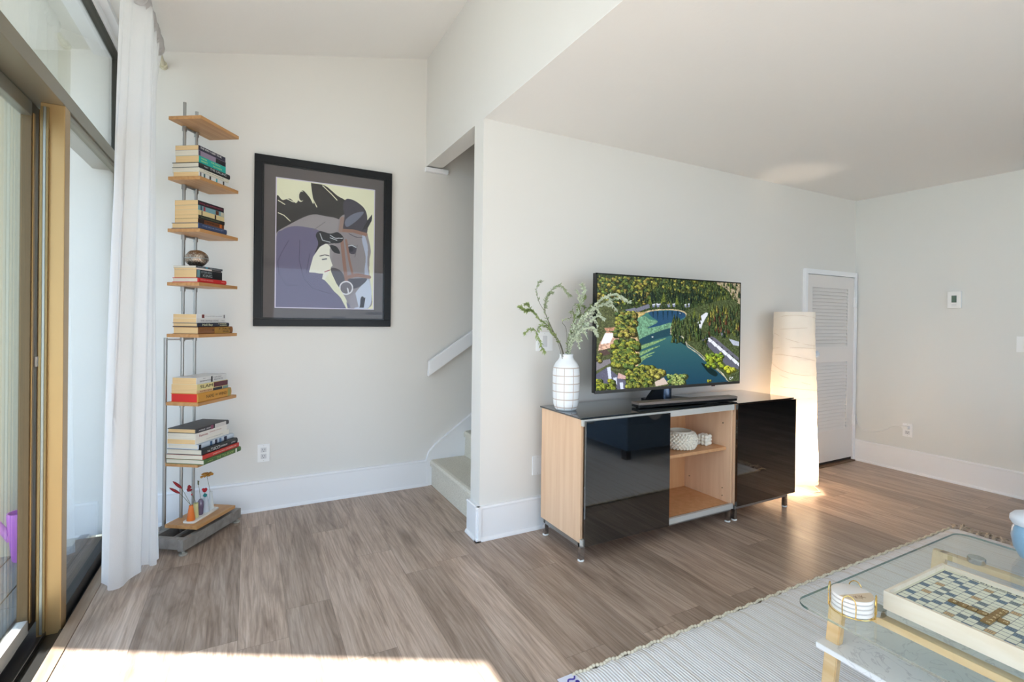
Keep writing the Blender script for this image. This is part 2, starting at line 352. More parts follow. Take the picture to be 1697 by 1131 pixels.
# ceilings
bm = BM(); box(bm, XP, XR+.12, YB, YT, ZC-.002, ZC); box(bm, 1.296, XR+.12, YB, YT2, ZC, ZC+.15); struct('ceiling', bm, CEIL)
bm = BM(); prism(bm, [(-.80, zv(-.80)), (1.25, zv(1.25)), (1.25, zv(1.25)+.15), (-.80, zv(-.80)+.15)], YB, YA, 'y'); struct('ceiling_1', bm, CEIL)
bm = BM(); box(bm, 1.25, XR+.2, YT2, YA, 3.9, 4.0); box(bm, XR+.1, XR+.2, YT2, YA, 0, 4); box(bm, 1.3, XR+.2, YT2-.12, YT2, ZC+.15, 4); struct('wall_stairwell', bm, WALL)
# adjoining dim dining side beyond the right wall's opening
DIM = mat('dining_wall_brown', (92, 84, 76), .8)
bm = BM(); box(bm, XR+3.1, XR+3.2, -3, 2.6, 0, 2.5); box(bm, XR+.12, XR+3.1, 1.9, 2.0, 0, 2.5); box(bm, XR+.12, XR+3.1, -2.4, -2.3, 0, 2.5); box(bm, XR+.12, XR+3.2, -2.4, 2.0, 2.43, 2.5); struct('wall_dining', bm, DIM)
# baseboards: board, rounded cap, shoe
def basebd(name, prof_len, axis, at, sign, h=.196, extra=None):
    a, b_ = prof_len; pr = [(0, 0), (.030, 0), (.030, .008), (.024, .017), (.018, .019), (.018, h-.016), (.021, h-.013), (.021, h-.006), (.016, h), (0, h)]
    bm = BM()
    if axis == 'x': prism(bm, [(at+sign*d, z) for d, z in pr], a, b_, 'x')    # runs along X, offset in Y
    else: prism(bm, [(at+sign*d, z) for d, z in pr], a, b_, 'y')
    return struct(name, bm, TRIM, smooth=True)
basebd('baseboard_back', (-.606, 1.21), 'x', YA, -1)
basebd('baseboard_television', (XP-.03, 4.212), 'x', YT, -1)
basebd('baseboard_right', (1.2, YT-.002), 'y', XR, -1)
basebd('baseboard_post', (YT-.03, YT2+.012), 'y', XP, -1)
# stair skirt on the back wall, hand rail, steps
bm = BM(); prism(bm, [(1.205, 0), (1.205, .19), (1.225, .245), (1.275, .30), (3.5, 1.86), (3.5, 0)], YA-.022, YA, 'y'); struct('trim_3', bm, TRIM)
bm = BM(); prism(bm, [(1.205, .19), (1.225, .245), (1.275, .30), (3.5, 1.86), (3.5, 1.875), (1.27, .312), (1.215, .253), (1.195, .19)], YA-.028, YA, 'y'); struct('trim_4', bm, TRIM)
bm = BM()
pr = [(1.24, 0)]
for i in range(9):
    x = 1.24+.275*i; z = .195*(i+1)
    pr += [(x, z-.05), (x-.012, z-.045), (x-.014, z-.02), (x-.006, z-.004), (x+.01, z)]
    pr += [(x+.27, z)]
pr += [(pr[-1][0], 0)]
prism(bm, pr, YT2, YA-.022, 'y')
st = struct('staircase', bm, CARPET); 
hr = thing('handrail', 'white painted board handrail rising on the wall inside the stair opening', 'handrail', (1.198, YA, .83))
bm = BM(); sl = .66
prism(bm, [(1.190, .838), (1.196, .952), (2.9, .952+sl*1.704), (2.9, .838+sl*1.71)], YA-.075, YA-.035, 'y', .004); obj('rail_board', bm, TRIM, hr, world=True)
for x in (1.35, 2.3):
    bm = BM(); box(bm, x-.02, x+.02, YA-.04, YA, .87+sl*(x-1.19), .92+sl*(x-1.19)); obj('wall_block', bm, TRIM, hr, world=True)
# ---- window wall
# fixed pane beyond the bronze post, transom pane above the header
w1 = bpy.data.objects.new('window_1', None); C.objects.link(w1); w1['kind'] = 'structure'; w1.location = (XG, 2.6, 0)
bm = BM(); box(bm, -.735, -.66, 2.60, 2.665, -.02, 2.108, .003); obj('bronze_post', bm, BRONZE, w1, world=True)
for a, b_, mm in ((-.732, -.724, DKB := mat('olive_bronze', (132, 112, 74), .4, .6)), (-.723, -.715, SILVERM), (-.714, -.707, DKB)):
    bm = BM(); box(bm, a, b_, 2.588, 2.600, .0, 2.09, .001); obj('post_flange', bm, mm, w1, world=True)
bm = BM(); box(bm, -.700, -.665, 2.665, YA, -.02, .055, .002); obj('lower_rail', bm, DARKM, w1, world=True)
bm = BM(); box(bm, -.700, -.668, 2.665, YA, 2.085, 2.108); box(bm, -.70, -.668, YA-.04, YA, .05, 2.09); obj('pane_frame', bm, HEADM, w1, world=True)
bm = BM(); box(bm, -.688, -.683, 2.665, YA-.03, .05, 2.09); obj('pane', bm, GLASS, w1, world=True)
# header rail
bm = BM(); box(bm, -.80, XG, YB, YA, 2.108, 2.172, .003); struct('trim_5', bm, HEADM)
w2 = bpy.data.objects.new('window_2', None); C.objects.link(w2); w2['kind'] = 'structure'; w2.location = (-.69, 0, 2.172)
bm = BM(); box(bm, -.700, -.694, YB, YA, 2.17, 2.76); obj('pane', bm, GLASS, w2, world=True)
bm = BM(); box(bm, -.71, -.672, YB, YA, 2.748, 2.765); box(bm, -.71, -.675, YA-.03, YA, 2.17, 2.75); obj('window_frame', bm, mat('frame_dark', (60, 58, 52), .5, .3), w2, world=True)
bm = BM(); box(bm, -.80, -.662, YB, YA, 2.76, 2.80, .003); struct('trim_6', bm, TRIM)
bm = BM(); box(bm, -.80, -.625, YB, YA, 2.80, 2.86, .004); struct('trim_7', bm, TRIM)
# sliding door in the outer track
d2 = bpy.data.objects.new('door_2', None); C.objects.link(d2); d2['kind'] = 'structure'; d2.location = (-.735, 2.5, 0)
DK = mat('stile_dark_bronze', (96, 80, 56), .4, .6)
bm = BM(); box(bm, -.790, -.757, 2.589, 2.700, .02, 2.10, .002); obj('door_stile', bm, DK, d2, world=True)
bm = BM(); box(bm, -.788, -.753, 2.600, 2.616, .05, 2.06, .001); obj('stile_flange', bm, BRONZE, d2, world=True)
bm = BM(); box(bm, -.788, -.754, 2.668, 2.690, .02, 2.10, .001); obj('stile_edge', bm, BRONZE, d2, world=True)
bm = BM(); box(bm, -.790, -.757, 1.0, 2.60, .012, .068, .003); obj('bottom_rail', bm, ALU, d2, world=True)
bm = BM(); box(bm, -.790, -.757, 1.0, 2.60, 2.045, 2.10, .003); obj('top_rail', bm, SILVERM, d2, world=True)
bm = BM(); box(bm, -.790, -.757, .92, 1.0, .02, 2.10, .003); obj('door_stile', bm, DK, d2, world=True)
bm = BM(); box(bm, -.776, -.771, 1.0, 2.595, .06, 2.05); obj('pane', bm, GLASS, d2, world=True)
bm = BM(); box(bm, -.756, -.747, 2.634, 2.643, 1.06, 1.10, .002); obj('latch', bm, WHITEP, d2, world=True)
# other sliding leaf behind the camera side
d3 = bpy.data.objects.new('door_3', None); C.objects.link(d3); d3['kind'] = 'structure'; d3.location = (-.7, 0, 0)
bm = BM(); box(bm, -.715, -.68, -.60, -.54, .02, 2.10); box(bm, -.715, -.68, .98, 1.04, .02, 2.10); box(bm, -.715, -.68, -.6, 1.04, .02, .08); box(bm, -.715, -.68, -.6, 1.04, 2.04, 2.1); obj('door_frame', bm, DK, d3, world=True)
bm = BM(); box(bm, -.70, -.695, -.55, 1.0, .08, 2.05); obj('pane', bm, GLASS, d3, world=True)
w3 = bpy.data.objects.new('window_3', None); C.objects.link(w3); w3['kind'] = 'structure'; w3.location = (-.7, -1.8, 0)
bm = BM(); box(bm, -.71, -.69, YB, -.62, .0, .06); box(bm, -.715, -.68, -.7, -.6, 0, 2.1); obj('window_frame', bm, DK, w3, world=True)
bm = BM(); box(bm, -.70, -.695, YB, -.62, .06, 2.11); obj('pane', bm, GLASS, w3, world=True)
# tracks
bm = BM(); box(bm, -.84, -.652, YB, YA, -.05, -.012); box(bm, -.664, -.654, YB, 2.60, -.02, .0); box(bm, -.712, -.706, YB, 2.60, -.02, .004); box(bm, -.84, -.80, YB, YA, -.02, .012); struct('trim_8', bm, DARKM)
# outdoors
DECKM = mat('deck_boards', (138, 140, 138), .7, noise=((30, 3, 3), (112, 114, 114)))
bm = BM()
for i in range(24):
    x = -.845-.145*i
    for a, b_ in ((-3.0, -.6+.37*(i % 3)), (-.597+.37*(i % 3), 1.9-.3*(i % 2)), (1.903-.3*(i % 2), 3.0+.17*(i % 3)), (3.003+.17*(i % 3), 3.649)): box(bm, x-.139, x, a, b_, -.08, -.05, .002)
dk = struct('floor_deck', bm, DECKM)
bm = BM(); box(bm, -2.75, -.80, YA+.02, YA+.14, -.4, 5.2); struct('wall_wing', bm, mat('exterior_stucco', (176, 173, 154), .9, bump=(80, .3)))
bm = BM(); prism(bm, [(-1.31, 2.672), (-.79, 2.79), (-.79, 2.94), (-1.31, 2.82)], YB-1, YA+.02, 'y'); struct('ceiling_eave', bm, mat('eave_paint', (220, 216, 204), .8))
bm = BM(); box(bm, -40, 40, -40, 40, -1.1, -1.0); struct('floor_ground', bm, mat('ground_gravel', (140, 140, 132), 1, noise=((1, 1, 1), (116, 120, 110))))

# ---- closet door with louvres
d1 = bpy.data.objects.new('door_1', None); C.objects.link(d1); d1['kind'] = 'structure'; d1.location = (4.25, YT, 0)
bm = BM(); box(bm, 4.212, 4.247, YT-.028, YT, 0, 1.747, .004); box(bm, 4.973, 5.012, YT-.028, YT, 0, 1.747, .004); box(bm, 4.246, 4.974, YT-.027, YT, 1.703, 1.746); obj('door_frame', bm, TRIM, d1, world=True)
DOORP = mat('door_paint', (230, 224, 220), .5)
X0, X1 = 4.250, 4.970
bm = BM()
Y0, Y1 = YT-.020, YT-.001
for a, b_, c_, d_ in ((X0, 4.325, .035, 1.695), (4.872, X1, .035, 1.695), (4.325, 4.872, .035, .31), (4.325, 4.872, .925, 1.065), (4.325, 4.872, 1.588, 1.695)):
    box(bm, a, b_, Y0, Y1, c_, d_)
obj('door_leaf', bm, DOORP, d1, world=True)
def slats(z0, z1, n):
    bm = BM(); box(bm, 4.325, 4.872, YT-.003, YT-.001, z0, z1); p = (z1-z0)/n
    for i in range(n):
        z = z0+p*(i+.5); prism(bm, [(YT-.019, z-p*.52), (YT-.014, z-p*.60), (YT-.003, z+p*.30), (YT-.006, z+p*.42)], 4.325, 4.872, 'x')
    return bm
obj('louver_panel', slats(1.065, 1.588, 17), DOORP, d1, world=True)
obj('louver_panel', slats(.31, .925, 20), DOORP, d1, world=True)
kb = thing('tmp', '', ''); bpy.data.objects.remove(kb)
bm = BM(); lathe(bm, [(.012, 0), (.012, .018), (.026, .028), (.030, .042), (.022, .052)], seg=20)
bmesh.ops.transform(bm, matrix=Matrix.Translation((4.330, YT-.02, 1.005)) @ Matrix.Rotation(R(90), 4, 'X'), verts=bm.verts); obj('door_knob', bm, mat('blue_white_ceramic', (214, 222, 232), .2), d1, smooth=True, world=True)
for z in (1.47, .38):
    bm = BM(); box(bm, 4.955, 4.99, YT-.036, YT-.022, z-.045, z+.045, .003); tube(bm, [(4.972, YT-.038, z-.05), (4.972, YT-.038, z+.05)], .006); obj('hinge', bm, TRIM, d1, world=True)
bm = BM(); box(bm, 4.247, 4.975, YT-.05, YT, 0, .012, .003); obj('sill', bm, mat('brown_sill', (112, 84, 60), .5), d1, world=True)
bm = BM(); box(bm, 4.25, 4.972, YT-.012, YT, .012, .035); obj('gap_shadow_strip', bm, mat('gap_shadow_dark', (50, 40, 32), .8), d1, world=True)  # dark strip painted as the shadow in the gap under the door leaf

# ================================================================ CURTAIN AND ROD
ct = thing('curtain', 'white linen curtain gathered at the end of its rod beside the bookshelf', 'curtain', (-.5, 2.95, .03))
TOP = [(-.53, 2.84), (-.49, 2.89), (-.43, 2.95), (-.50, 3.0), (-.44, 3.05), (-.51, 3.11), (-.44, 3.17), (-.50, 3.23), (-.44, 3.29), (-.50, 3.35), (-.45, 3.42)]
BOT = [(-.605, 2.93), (-.548, 2.835), (-.455, 2.93), (-.492, 2.975), (-.428, 3.02), (-.402, 3.05), (-.45, 3.10), (-.50, 3.16), (-.56, 3.20), (-.52, 3.27), (-.58, 3.33)]
tp = spline([(x, y, 0) for x, y in TOP], 8); bt = spline([(x, y, 0) for x, y in BOT], 8)
NZ = 26; ZT = 2.765; bm = BM(); rows = []
random.seed(3)
for j in range(NZ+1):
    f = j/NZ; k = f**.75; row = []
    for i, (a, b_) in enumerate(zip(tp, bt)):
        z = ZT*(1-f)+(.022+.012*math.sin(i*.5))*f
        p = a*(1-k)+b_*k; bel = (.004+.010*math.sin(f*math.pi*.9))*math.sin(i*1.25+f*1.2)
        row.append(bm.verts.new((p.x+bel, p.y, z)))
    rows.append(row)
for a, b_ in zip(rows, rows[1:]):
    for i in range(len(a)-1): bm.faces.new((a[i], a[i+1], b_[i+1], b_[i]))
obj('curtain_cloth', bm, SHEER, ct, smooth='all', world=True)
bm = BM(); rows = []
for z, off in ((.125, .002), (.02, .002)):
    rows.append([bm.verts.new((b_.x+off+.003, b_.y-.002, z)) for b_ in bt[4:40]])
for i in range(len(rows[0])-1): bm.faces.new((rows[0][i], rows[0][i+1], rows[1][i+1], rows[1][i]))
bmesh.ops.delete(bm, geom=[v for v in bm.verts], context='VERTS')
bm.free()
bm = BM(); n = 120; rg = []
for i in range(n+1):
    y = 2.84+(3.42-2.84)*i/n; rr = .026+.010*math.sin(i*1.9)+.006*math.sin(i*.83)
    rg.append([bm.verts.new((-.47+rr*math.cos(a), y, 2.778+rr*1.25*math.sin(a))) for a in [2*math.pi*k/12 for k in range(12)]])
for a, b_ in zip(rg, rg[1:]):
    for k in range(12): bm.faces.new((a[k], a[(k+1) % 12], b_[(k+1) % 12], b_[k]))
obj('rod_pocket', bm, SHEER, ct, smooth='all', world=True)
ro = thing('curtain_rod', 'cream round curtain rod whose end meets the far wall near the ceiling', 'curtain rod', (-.47, 3.6, 2.77))
bm = BM(); tube(bm, [(-.47, .2, 2.775), (-.47, 3.60, 2.775)], .014, 14); obj('rod', bm, mat('cream_enamel', (206, 200, 176), .4), ro, smooth=True, world=True)
bm = BM(); tube(bm, [(-.47, 3.595, 2.775), (-.47, 3.629, 2.775)], .022, 18); obj('end_cap', bm, MATS['cream_enamel'], ro, smooth=True, world=True)

# ================================================================ TOWER BOOKSHELF
KS = 3.18/3.205; UX, UY = .5635, .826
ANG = math.atan2(UY, UX); N0 = Vector((-.245*KS, 3.18, 0))
def sh(zold): return 1.27-(1.27-zold)*KS
ZS = [sh(z) for z in (.110, .453, .791, 1.170, 1.457, 1.754, 2.042, 2.376)]
bs = thing('bookshelf', 'slim steel and beech tower bookshelf with eight narrow shelves in the corner', 'bookshelf', N0, ANG)
for i, z in enumerate(ZS):
    bm = BM(); box(bm, 0, .315, 0, .192, z-.019, z, .002); obj('shelf', bm, SHELFW, bs)
PP = [(.098, .178), (.190, .178)]
for (a, b_), zt in zip(PP, (2.485, 2.47)):
    bm = BM(); tube(bm, [(a, b_, .04), (a, b_, zt)], .0085, 14); obj('post', bm, STEEL, bs, smooth=True)
bm = BM(); tube(bm, [(.055, .245, .04), (.055, .245, sh(1.145))], .0095, 14); obj('post', bm, STEEL, bs, smooth=True)
bm = BM(); zr = ZS[3]-.034
tube(bm, [(.055, .245, zr), (.098, .178, zr)], .005); tube(bm, [(.098, .178, zr), (.19, .178, zr)], .005); obj('crossbar', bm, STEEL, bs, smooth=True)
for i, z in enumerate(ZS[1:]):
    bm = BM(); tube(bm, [(.098, .178, z-.026), (.19, .178, z-.026)], .006)
    for a, b_ in PP: tube(bm, [(a, b_, z-.045), (a, b_, z-.019)], .0125, 14)
    obj('shelf_bracket', bm, STEEL, bs, smooth=True)
bf = obj('base_frame', (lambda bm: (box(bm, -.10, .365, -.002, .030, .026, .084, .002), box(bm, -.10, .365, .188, .215, .026, .084, .002), box(bm, -.085, -.055, .03, .188, .026, .082, .002), box(bm, .335, .365, .03, .188, .026, .082, .002), box(bm, -.055, .335, .10, .125, .03, .06), box(bm, .04, .07, .215, .26, .03, .084))[0])(BM()), GALV, bs)
for a, b_ in ((-.08, .014), (.345, .014), (-.08, .2), (.345, .2)):
    bm = BM(); lathe(bm, [(.018, 0), (.020, .004), (.020, .010), (.008, .013), (.006, .028)], a, b_, 16); obj('foot', bm, mat('foot_grey', (170, 166, 156), .5), bf, smooth=True)

BK = {}
def book(z0, th, L, W_, cov, label, pg='cream', hard=False, u=.0, v=.0, rot=0, txt=None, tcol=(240, 240, 240), tsize=None, bands=(), grp='books stacked on the tower shelf'):
    loc = N0+Vector((UX*u-UY*v, UY*u+UX*v, z0))
    t = thing('book', label, 'book', loc, ANG+R(rot), grp)
    m = mat('cover_%d_%d_%d' % cov, cov, .45)
    ct_ = .0028 if hard else .0007; ov = .003 if hard else 0
    bm = BM(); box(bm, ov, L-ov, .002, W_-ov, ct_, th-ct_); 
    pm = {'cream': PAPERP, 'white': PAPERW}.get(pg) or mat('edge_%d_%d_%d' % pg, pg, .6)
    obj('page_block', bm, pm, t)
    bm = BM(); box(bm, 0, L, 0, W_, 0, ct_); box(bm, 0, L, 0, W_, th-ct_, th)
    if hard:
        n = 8; o_ = [(-.006*math.cos(math.pi*(k/n-.5)), th/2+th/2*math.sin(math.pi*(k/n-.5))) for k in range(n+1)]
        prism(bm, o_+[(.0015, th), (.0015, 0)], 0, L, 'x')
    else: box(bm, 0, L, -.0008, .001, 0, th)
    obj('cover', bm, m, t, smooth=True)
    yo = -.0062 if hard else -.0010
    for k, (a, b_, c_) in enumerate(bands):
        bm = BM(); box(bm, L*a, L*b_, yo-.0004, yo+.0006, th*.06, th*.94); obj('spine_band', bm, mat('band_%d_%d_%d' % c_, c_, .45), t)
    if txt:
        tm = mat('ink_%d_%d_%d' % tcol, tcol, .5)
        for s, a, b_, fr, zz in txt: text('spine_title', s, th*fr, tm, t, (L*a, yo-.0006, th*zz), wid=L*(b_-a))
    return t
def stack(z, items):
    for kw in items:
        th = kw['th']; t = book(z, **kw); z += th
    return z
W1 = (238, 236, 230)
# second shelf from the top
z2 = stack(ZS[6], [
    dict(th=.025, L=.235, W_=.150, cov=(230, 232, 230), u=.004, v=.012, label='white paperback dotted with black and teal circles, lowest on the second-highest shelf', bands=((.04, .07, (30, 30, 34)), (.15, .2, (70, 110, 112)), (.34, .39, (34, 34, 38)), (.56, .61, (70, 176, 190)), (.8, .85, (40, 40, 44)))),
    dict(th=.022, L=.235, W_=.158, cov=(222, 220, 206), pg='white', hard=True, u=.0, v=.010, label='cream-spined hardcover directly above the dotted white paperback', txt=[('a novel of the north', .12, .8, .3, .5)], tcol=(80, 80, 80)),
    dict(th=.028, L=.245, W_=.158, cov=(34, 34, 38), pg='white', hard=True, u=.0, v=.010, label='black hardcover titled THE CALLING on the second-highest shelf', txt=[('THE CALLING', .32, .86, .62, .5), ('inger', .13, .26, .4, .5)], tcol=(200, 204, 206)),
    dict(th=.038, L=.212, W_=.138, cov=(24, 178, 168), u=.004, v=.012, label='thick turquoise paperback with pale yellow spine lettering', txt=[('SOPHIA', .07, .28, .3, .7), ('BENNETT', .07, .3, .3, .32), ('THE CASTLE', .42, .78, .28, .72), ('SHORES', .5, .84, .28, .3)], tcol=(190, 226, 140)),
    dict(th=.030, L=.214, W_=.138, cov=(150, 136, 160), pg='white', u=.003, v=.014, label='lilac paperback fading to black, between the turquoise and navy books', bands=((.62, 1, (38, 34, 44)), (0, .06, (70, 60, 84)))),
    dict(th=.026, L=.212, W_=.138, cov=(40, 38, 62), u=.003, v=.014, label='dark navy paperback titled THE WAY I USED TO BE on top of its stack', txt=[('THE WAY I USED TO BE', .05, .84, .55, .6)]),
])
# lifted cover of the top paperback
# third shelf
stack(ZS[5], [
    dict(th=.031, L=.222, W_=.158, cov=(56, 72, 108), hard=True, u=.0, v=.010, label='blue hardcover, lowest on the third-highest shelf', txt=[('THE BLUE ROOM', .1, .85, .35, .55)], tcol=(130, 146, 180)),
    dict(th=.024, L=.205, W_=.138, cov=(120, 70, 40), u=.003, v=.013, label='brown and orange paperback above the blue hardcover', bands=((.0, .22, (44, 34, 30)), (.82, .9, (214, 110, 40))), txt=[('MIDNIGHT', .26, .8, .6, .5)], tcol=(50, 36, 30)),
    dict(th=.020, L=.206, W_=.140, cov=(36, 36, 34), u=.002, v=.010, label='black paperback with faint green title on the third-highest shelf', txt=[('the necromancer', .08, .8, .5, .5)], tcol=(116, 124, 88)),
    dict(th=.027, L=.205, W_=.138, cov=(228, 208, 156), u=.003, v=.013, label='cream paperback with small black emblems on the spine', bands=((.12, .15, (40, 30, 30)), (.62, .67, (50, 30, 30)))),
    dict(th=.026, L=.204, W_=.138, cov=(120, 164, 176), u=.003, v=.013, label='pale blue paperback with a tiny portrait on its spine', bands=((.08, .14, (60, 80, 100)), (.19, .26, (150, 60, 80)), (.66, .78, (92, 52, 36)), (.86, 1, (206, 200, 180)))),
    dict(th=.027, L=.203, W_=.138, cov=(34, 26, 34), u=.003, v=.014, label='black paperback with crimson title on top of the third-highest shelf', txt=[('DEVIL IN', .05, .38, .42, .45), ('SAPPHIRE BAYOU', .42, .95, .42, .5)], tcol=(170, 70, 96)),
])
# fourth shelf
z4 = stack(ZS[4], [
    dict(th=.025, L=.222, W_=.150, cov=(206, 40, 42), pg='white', hard=True, u=.0, v=.010, label='red hardcover lying under the thick black novel', txt=[('THE RED ORCHARD', .05, .5, .38, .55), ('mare', .8, .94, .3, .5)], tcol=(240, 170, 160)),
    dict(th=.046, L=.200, W_=.132, cov=(28, 32, 34), u=.002, v=.018, label='thick black paperback lettered STEPHEN KING in silver', txt=[('STEPHEN', .16, .55, .34, .72), ('KING', .22, .58, .46, .32)], tcol=(160, 172, 176), bands=((.02, .12, (110, 150, 160)),)),
    dict(th=.009, L=.192, W_=.135, cov=(232, 222, 216), u=.002, v=.018, label='thin pale paperback between the thick black novel and the thin grey book', bands=((.6, 1, (52, 52, 56)),)),
    dict(th=.011, L=.208, W_=.135, cov=(72, 78, 84), pg='white', u=.0, v=.020, label='thin charcoal paperback directly under the metal ball', bands=((.34, .42, (70, 150, 170)),), txt=[('OUT EAST', .05, .3, .5, .5), ('THE LOST COAST', .5, .9, .5, .5)], tcol=(170, 176, 182)),
])
# fifth shelf
stack(ZS[3], [
    dict(th=.040, L=.275, W_=.150, cov=(132, 84, 44), hard=True, u=.004, v=.008, label='brown and gold hardcover, lowest on the fifth shelf from the top', txt=[('F. PAUL', .56, .92, .36, .66), ('WILSON', .68, .86, .3, .3), ('*', .36, .42, .6, .4)], tcol=(60, 40, 20), bands=((.44, .9, (166, 124, 52)),)),
    dict(th=.022, L=.250, W_=.146, cov=(34, 40, 58), hard=True, u=.002, v=.012, label='navy hardcover titled Hell Bay in pale letters', txt=[('Hell Bay', .12, .44, .8, .5), ('A BARKER', .62, .9, .42, .72), ('& LLEWELYN', .68, .9, .38, .3)], tcol=(226, 226, 190)),
    dict(th=.026, L=.230, W_=.138, cov=(222, 222, 222), u=.002, v=.016, label='white paperback titled THIS SAVAGE SONG in grey', txt=[('THIS SAVAGE SONG', .12, .74, .5, .45), ('v.e.s.', .82, .96, .3, .5)], tcol=(120, 120, 126)),
    dict(th=.022, L=.230, W_=.138, cov=(230, 232, 234), u=.002, v=.016, label='white paperback with a small red emblem on top of the savage song book', txt=[('COLLECTED STORIES', .28, .86, .25, .5)], tcol=(150, 150, 154), bands=((.17, .25, (120, 50, 50)), (.93, .97, (110, 110, 116)))),
])
# sixth shelf
stack(ZS[2], [
    dict(th=.050, L=.270, W_=.158, cov=(206, 148, 60), pg=(214, 40, 34), hard=True, u=.0, v=.006, label='thick orange hardcover with bright red page edges titled NAME WIND', txt=[('NAME', .22, .44, .5, .5), ('WIND', .6, .84, .5, .5), ('*', .49, .56, .5, .45)], tcol=(92, 70, 40), bands=((.88, .97, (160, 150, 90)),)),
    dict(th=.017, L=.250, W_=.150, cov=(224, 190, 140), u=.004, v=.012, label='thin tan and teal paperback lying on the orange hardcover', bands=((.5, .8, (40, 48, 56)), (.82, 1, (110, 140, 134))), txt=[('REMEMBER', .08, .46, .6, .5)], tcol=(150, 80, 50)),
    dict(th=.032, L=.245, W_=.152, cov=(226, 212, 150), u=.006, v=.012, label='yellow-cream paperback merging to plum with curly black lettering', bands=((.52, 1, (96, 48, 56)),), txt=[('SLAM', .08, .48, .78, .5)], tcol=(40, 24, 30)),
    dict(th=.036, L=.238, W_=.142, cov=(222, 222, 222), u=.008, v=.018, label='white paperback with a small black bird on top of the sixth shelf stack', txt=[('the', .2, .28, .2, .78), ('RAVENWOOD', .1, .46, .3, .4), ('MAGIC', .55, .82, .3, .7), ('RELIGION', .56, .86, .3, .36)], tcol=(110, 110, 120), bands=((.47, .52, (30, 30, 34)),)),
])
# seventh shelf: large books
stack(ZS[1], [
    dict(th=.027, L=.300, W_=.225, cov=(78, 108, 60), pg='white', hard=True, u=-.008, v=-.044, label='large green hardcover titled THE TEA BOOK at the bottom of the lowest book stack', txt=[('THE TEA BOOK', .3, .78, .72, .5), ('alan', .06, .2, .4, .5)], tcol=(160, 186, 110), bands=((.83, .87, (226, 230, 220)),)),
    dict(th=.023, L=.300, W_=.215, cov=(206, 66, 58), pg='white', u=-.006, v=-.034, label='large red paperback between the green and black books', txt=[('american home cooking', .26, .58, .4, .5), ('COOKBOOK', .6, .92, .5, .5)], tcol=(240, 214, 200)),
    dict(th=.031, L=.290, W_=.205, cov=(44, 44, 46), pg='white', hard=True, u=-.004, v=-.026, label='black hardcover lettered TUCCI in the lowest book stack', txt=[('THE', .12, .2, .4, .4), ('TUCCI', .22, .46, .8, .5), ('COOKBOOK', .48, .68, .4, .5), ('gallery', .8, .92, .34, .5)], tcol=(226, 226, 226)),
    dict(th=.027, L=.285, W_=.180, cov=(196, 208, 222), pg='white', hard=True, u=-.004, v=-.004, label='pale blue hardcover with navy bands above the black cookbook', bands=((.0, .06, (28, 32, 46)), (.3, .36, (60, 90, 130)), (.44, .5, (34, 40, 66)), (.56, .62, (90, 120, 160)), (.7, .78, (34, 40, 66)))),
    dict(th=.027, L=.270, W_=.165, cov=(236, 232, 222), u=-.006, v=.010, label='plain white paperback with tan page edges in the lowest book stack', txt=[('LIGHT FROM LANTERNS', .3, .8, .2, .5)], tcol=(190, 184, 176)),
    dict(th=.033, L=.250, W_=.165, cov=(234, 230, 224), pg='white', u=-.004, v=.010, label='white paperback with red script on the spine below the charcoal hardcover', txt=[('Ramona', .1, .36, .55, .45), ('ROSEMARY COTTAGE', .42, .8, .22, .55)], tcol=(176, 104, 100)),
    dict(th=.025, L=.262, W_=.165, cov=(58, 58, 64), hard=True, u=-.006, v=.010, label='charcoal hardcover with a pink smear on top of the lowest book stack', txt=[('AMBER LINES', .06, .42, .4, .5)], tcol=(220, 220, 224), bands=((.42, .5, (140, 70, 100)), (.55, .9, (214, 210, 208)))),
])
# metal ball
sb = thing('decorative_ball', 'tarnished silver and bronze oval ornament resting on the books', 'ornament', N0+Vector((UX*.085-UY*.085, UY*.085+UX*.085, z4)))
bm = BM(); bmesh.ops.create_uvsphere(bm, u_segments=40, v_segments=24, radius=1)
random.seed(5)
for v_ in bm.verts:
    c_ = v_.co; rr = 1+.018*math.sin(9*c_.x+4*c_.z)*math.sin(7*c_.y)+.02*math.sin(5*math.atan2(c_.y, c_.x)+3*c_.z)
    v_.co = Vector((c_.x*.058*rr, c_.y*.050*rr, .048+c_.z*.048*rr))
bmt = bpy.data.materials.new('aged_metal'); bmt.use_nodes = True; n_ = bmt.node_tree; b_ = n_.nodes['Principled BSDF']; b_.inputs['Metallic'].default_value = .9; b_.inputs['Roughness'].default_value = .25
q = n_.nodes.new('ShaderNodeTexNoise'); q.inputs['Scale'].default_value = 26; q.inputs['Detail'].default_value = 6; q2 = n_.nodes.new('ShaderNodeValToRGB'); q2.color_ramp.elements[0].position = .38; q2.color_ramp.elements[0].color = (*lin((120, 84, 58)), 1); q2.color_ramp.elements[1].position = .6; q2.color_ramp.elements[1].color = (*lin((196, 190, 178)), 1)
q3 = n_.nodes.new('ShaderNodeBump'); q3.inputs['Strength'].default_value = .5; q3.inputs['Distance'].default_value = .003
n_.links.new(q.outputs[0], q2.inputs[0]); n_.links.new(q2.outputs[0], b_.inputs['Base Color']); n_.links.new(q.outputs[0], q3.inputs['Height']); n_.links.new(q3.outputs[0], b_.inputs['Normal'])
obj('shell', bm, bmt, sb, smooth='all')
bm = BM(); lathe(bm, [(.0586, .045), (.0600, .047), (.0600, .049), (.0586, .051)], seg=40, cap=False); bmesh.ops.scale(bm, verts=bm.verts, vec=(1, .87, 1)); obj('seam_ring', bm, STEEL, sb, smooth=True)
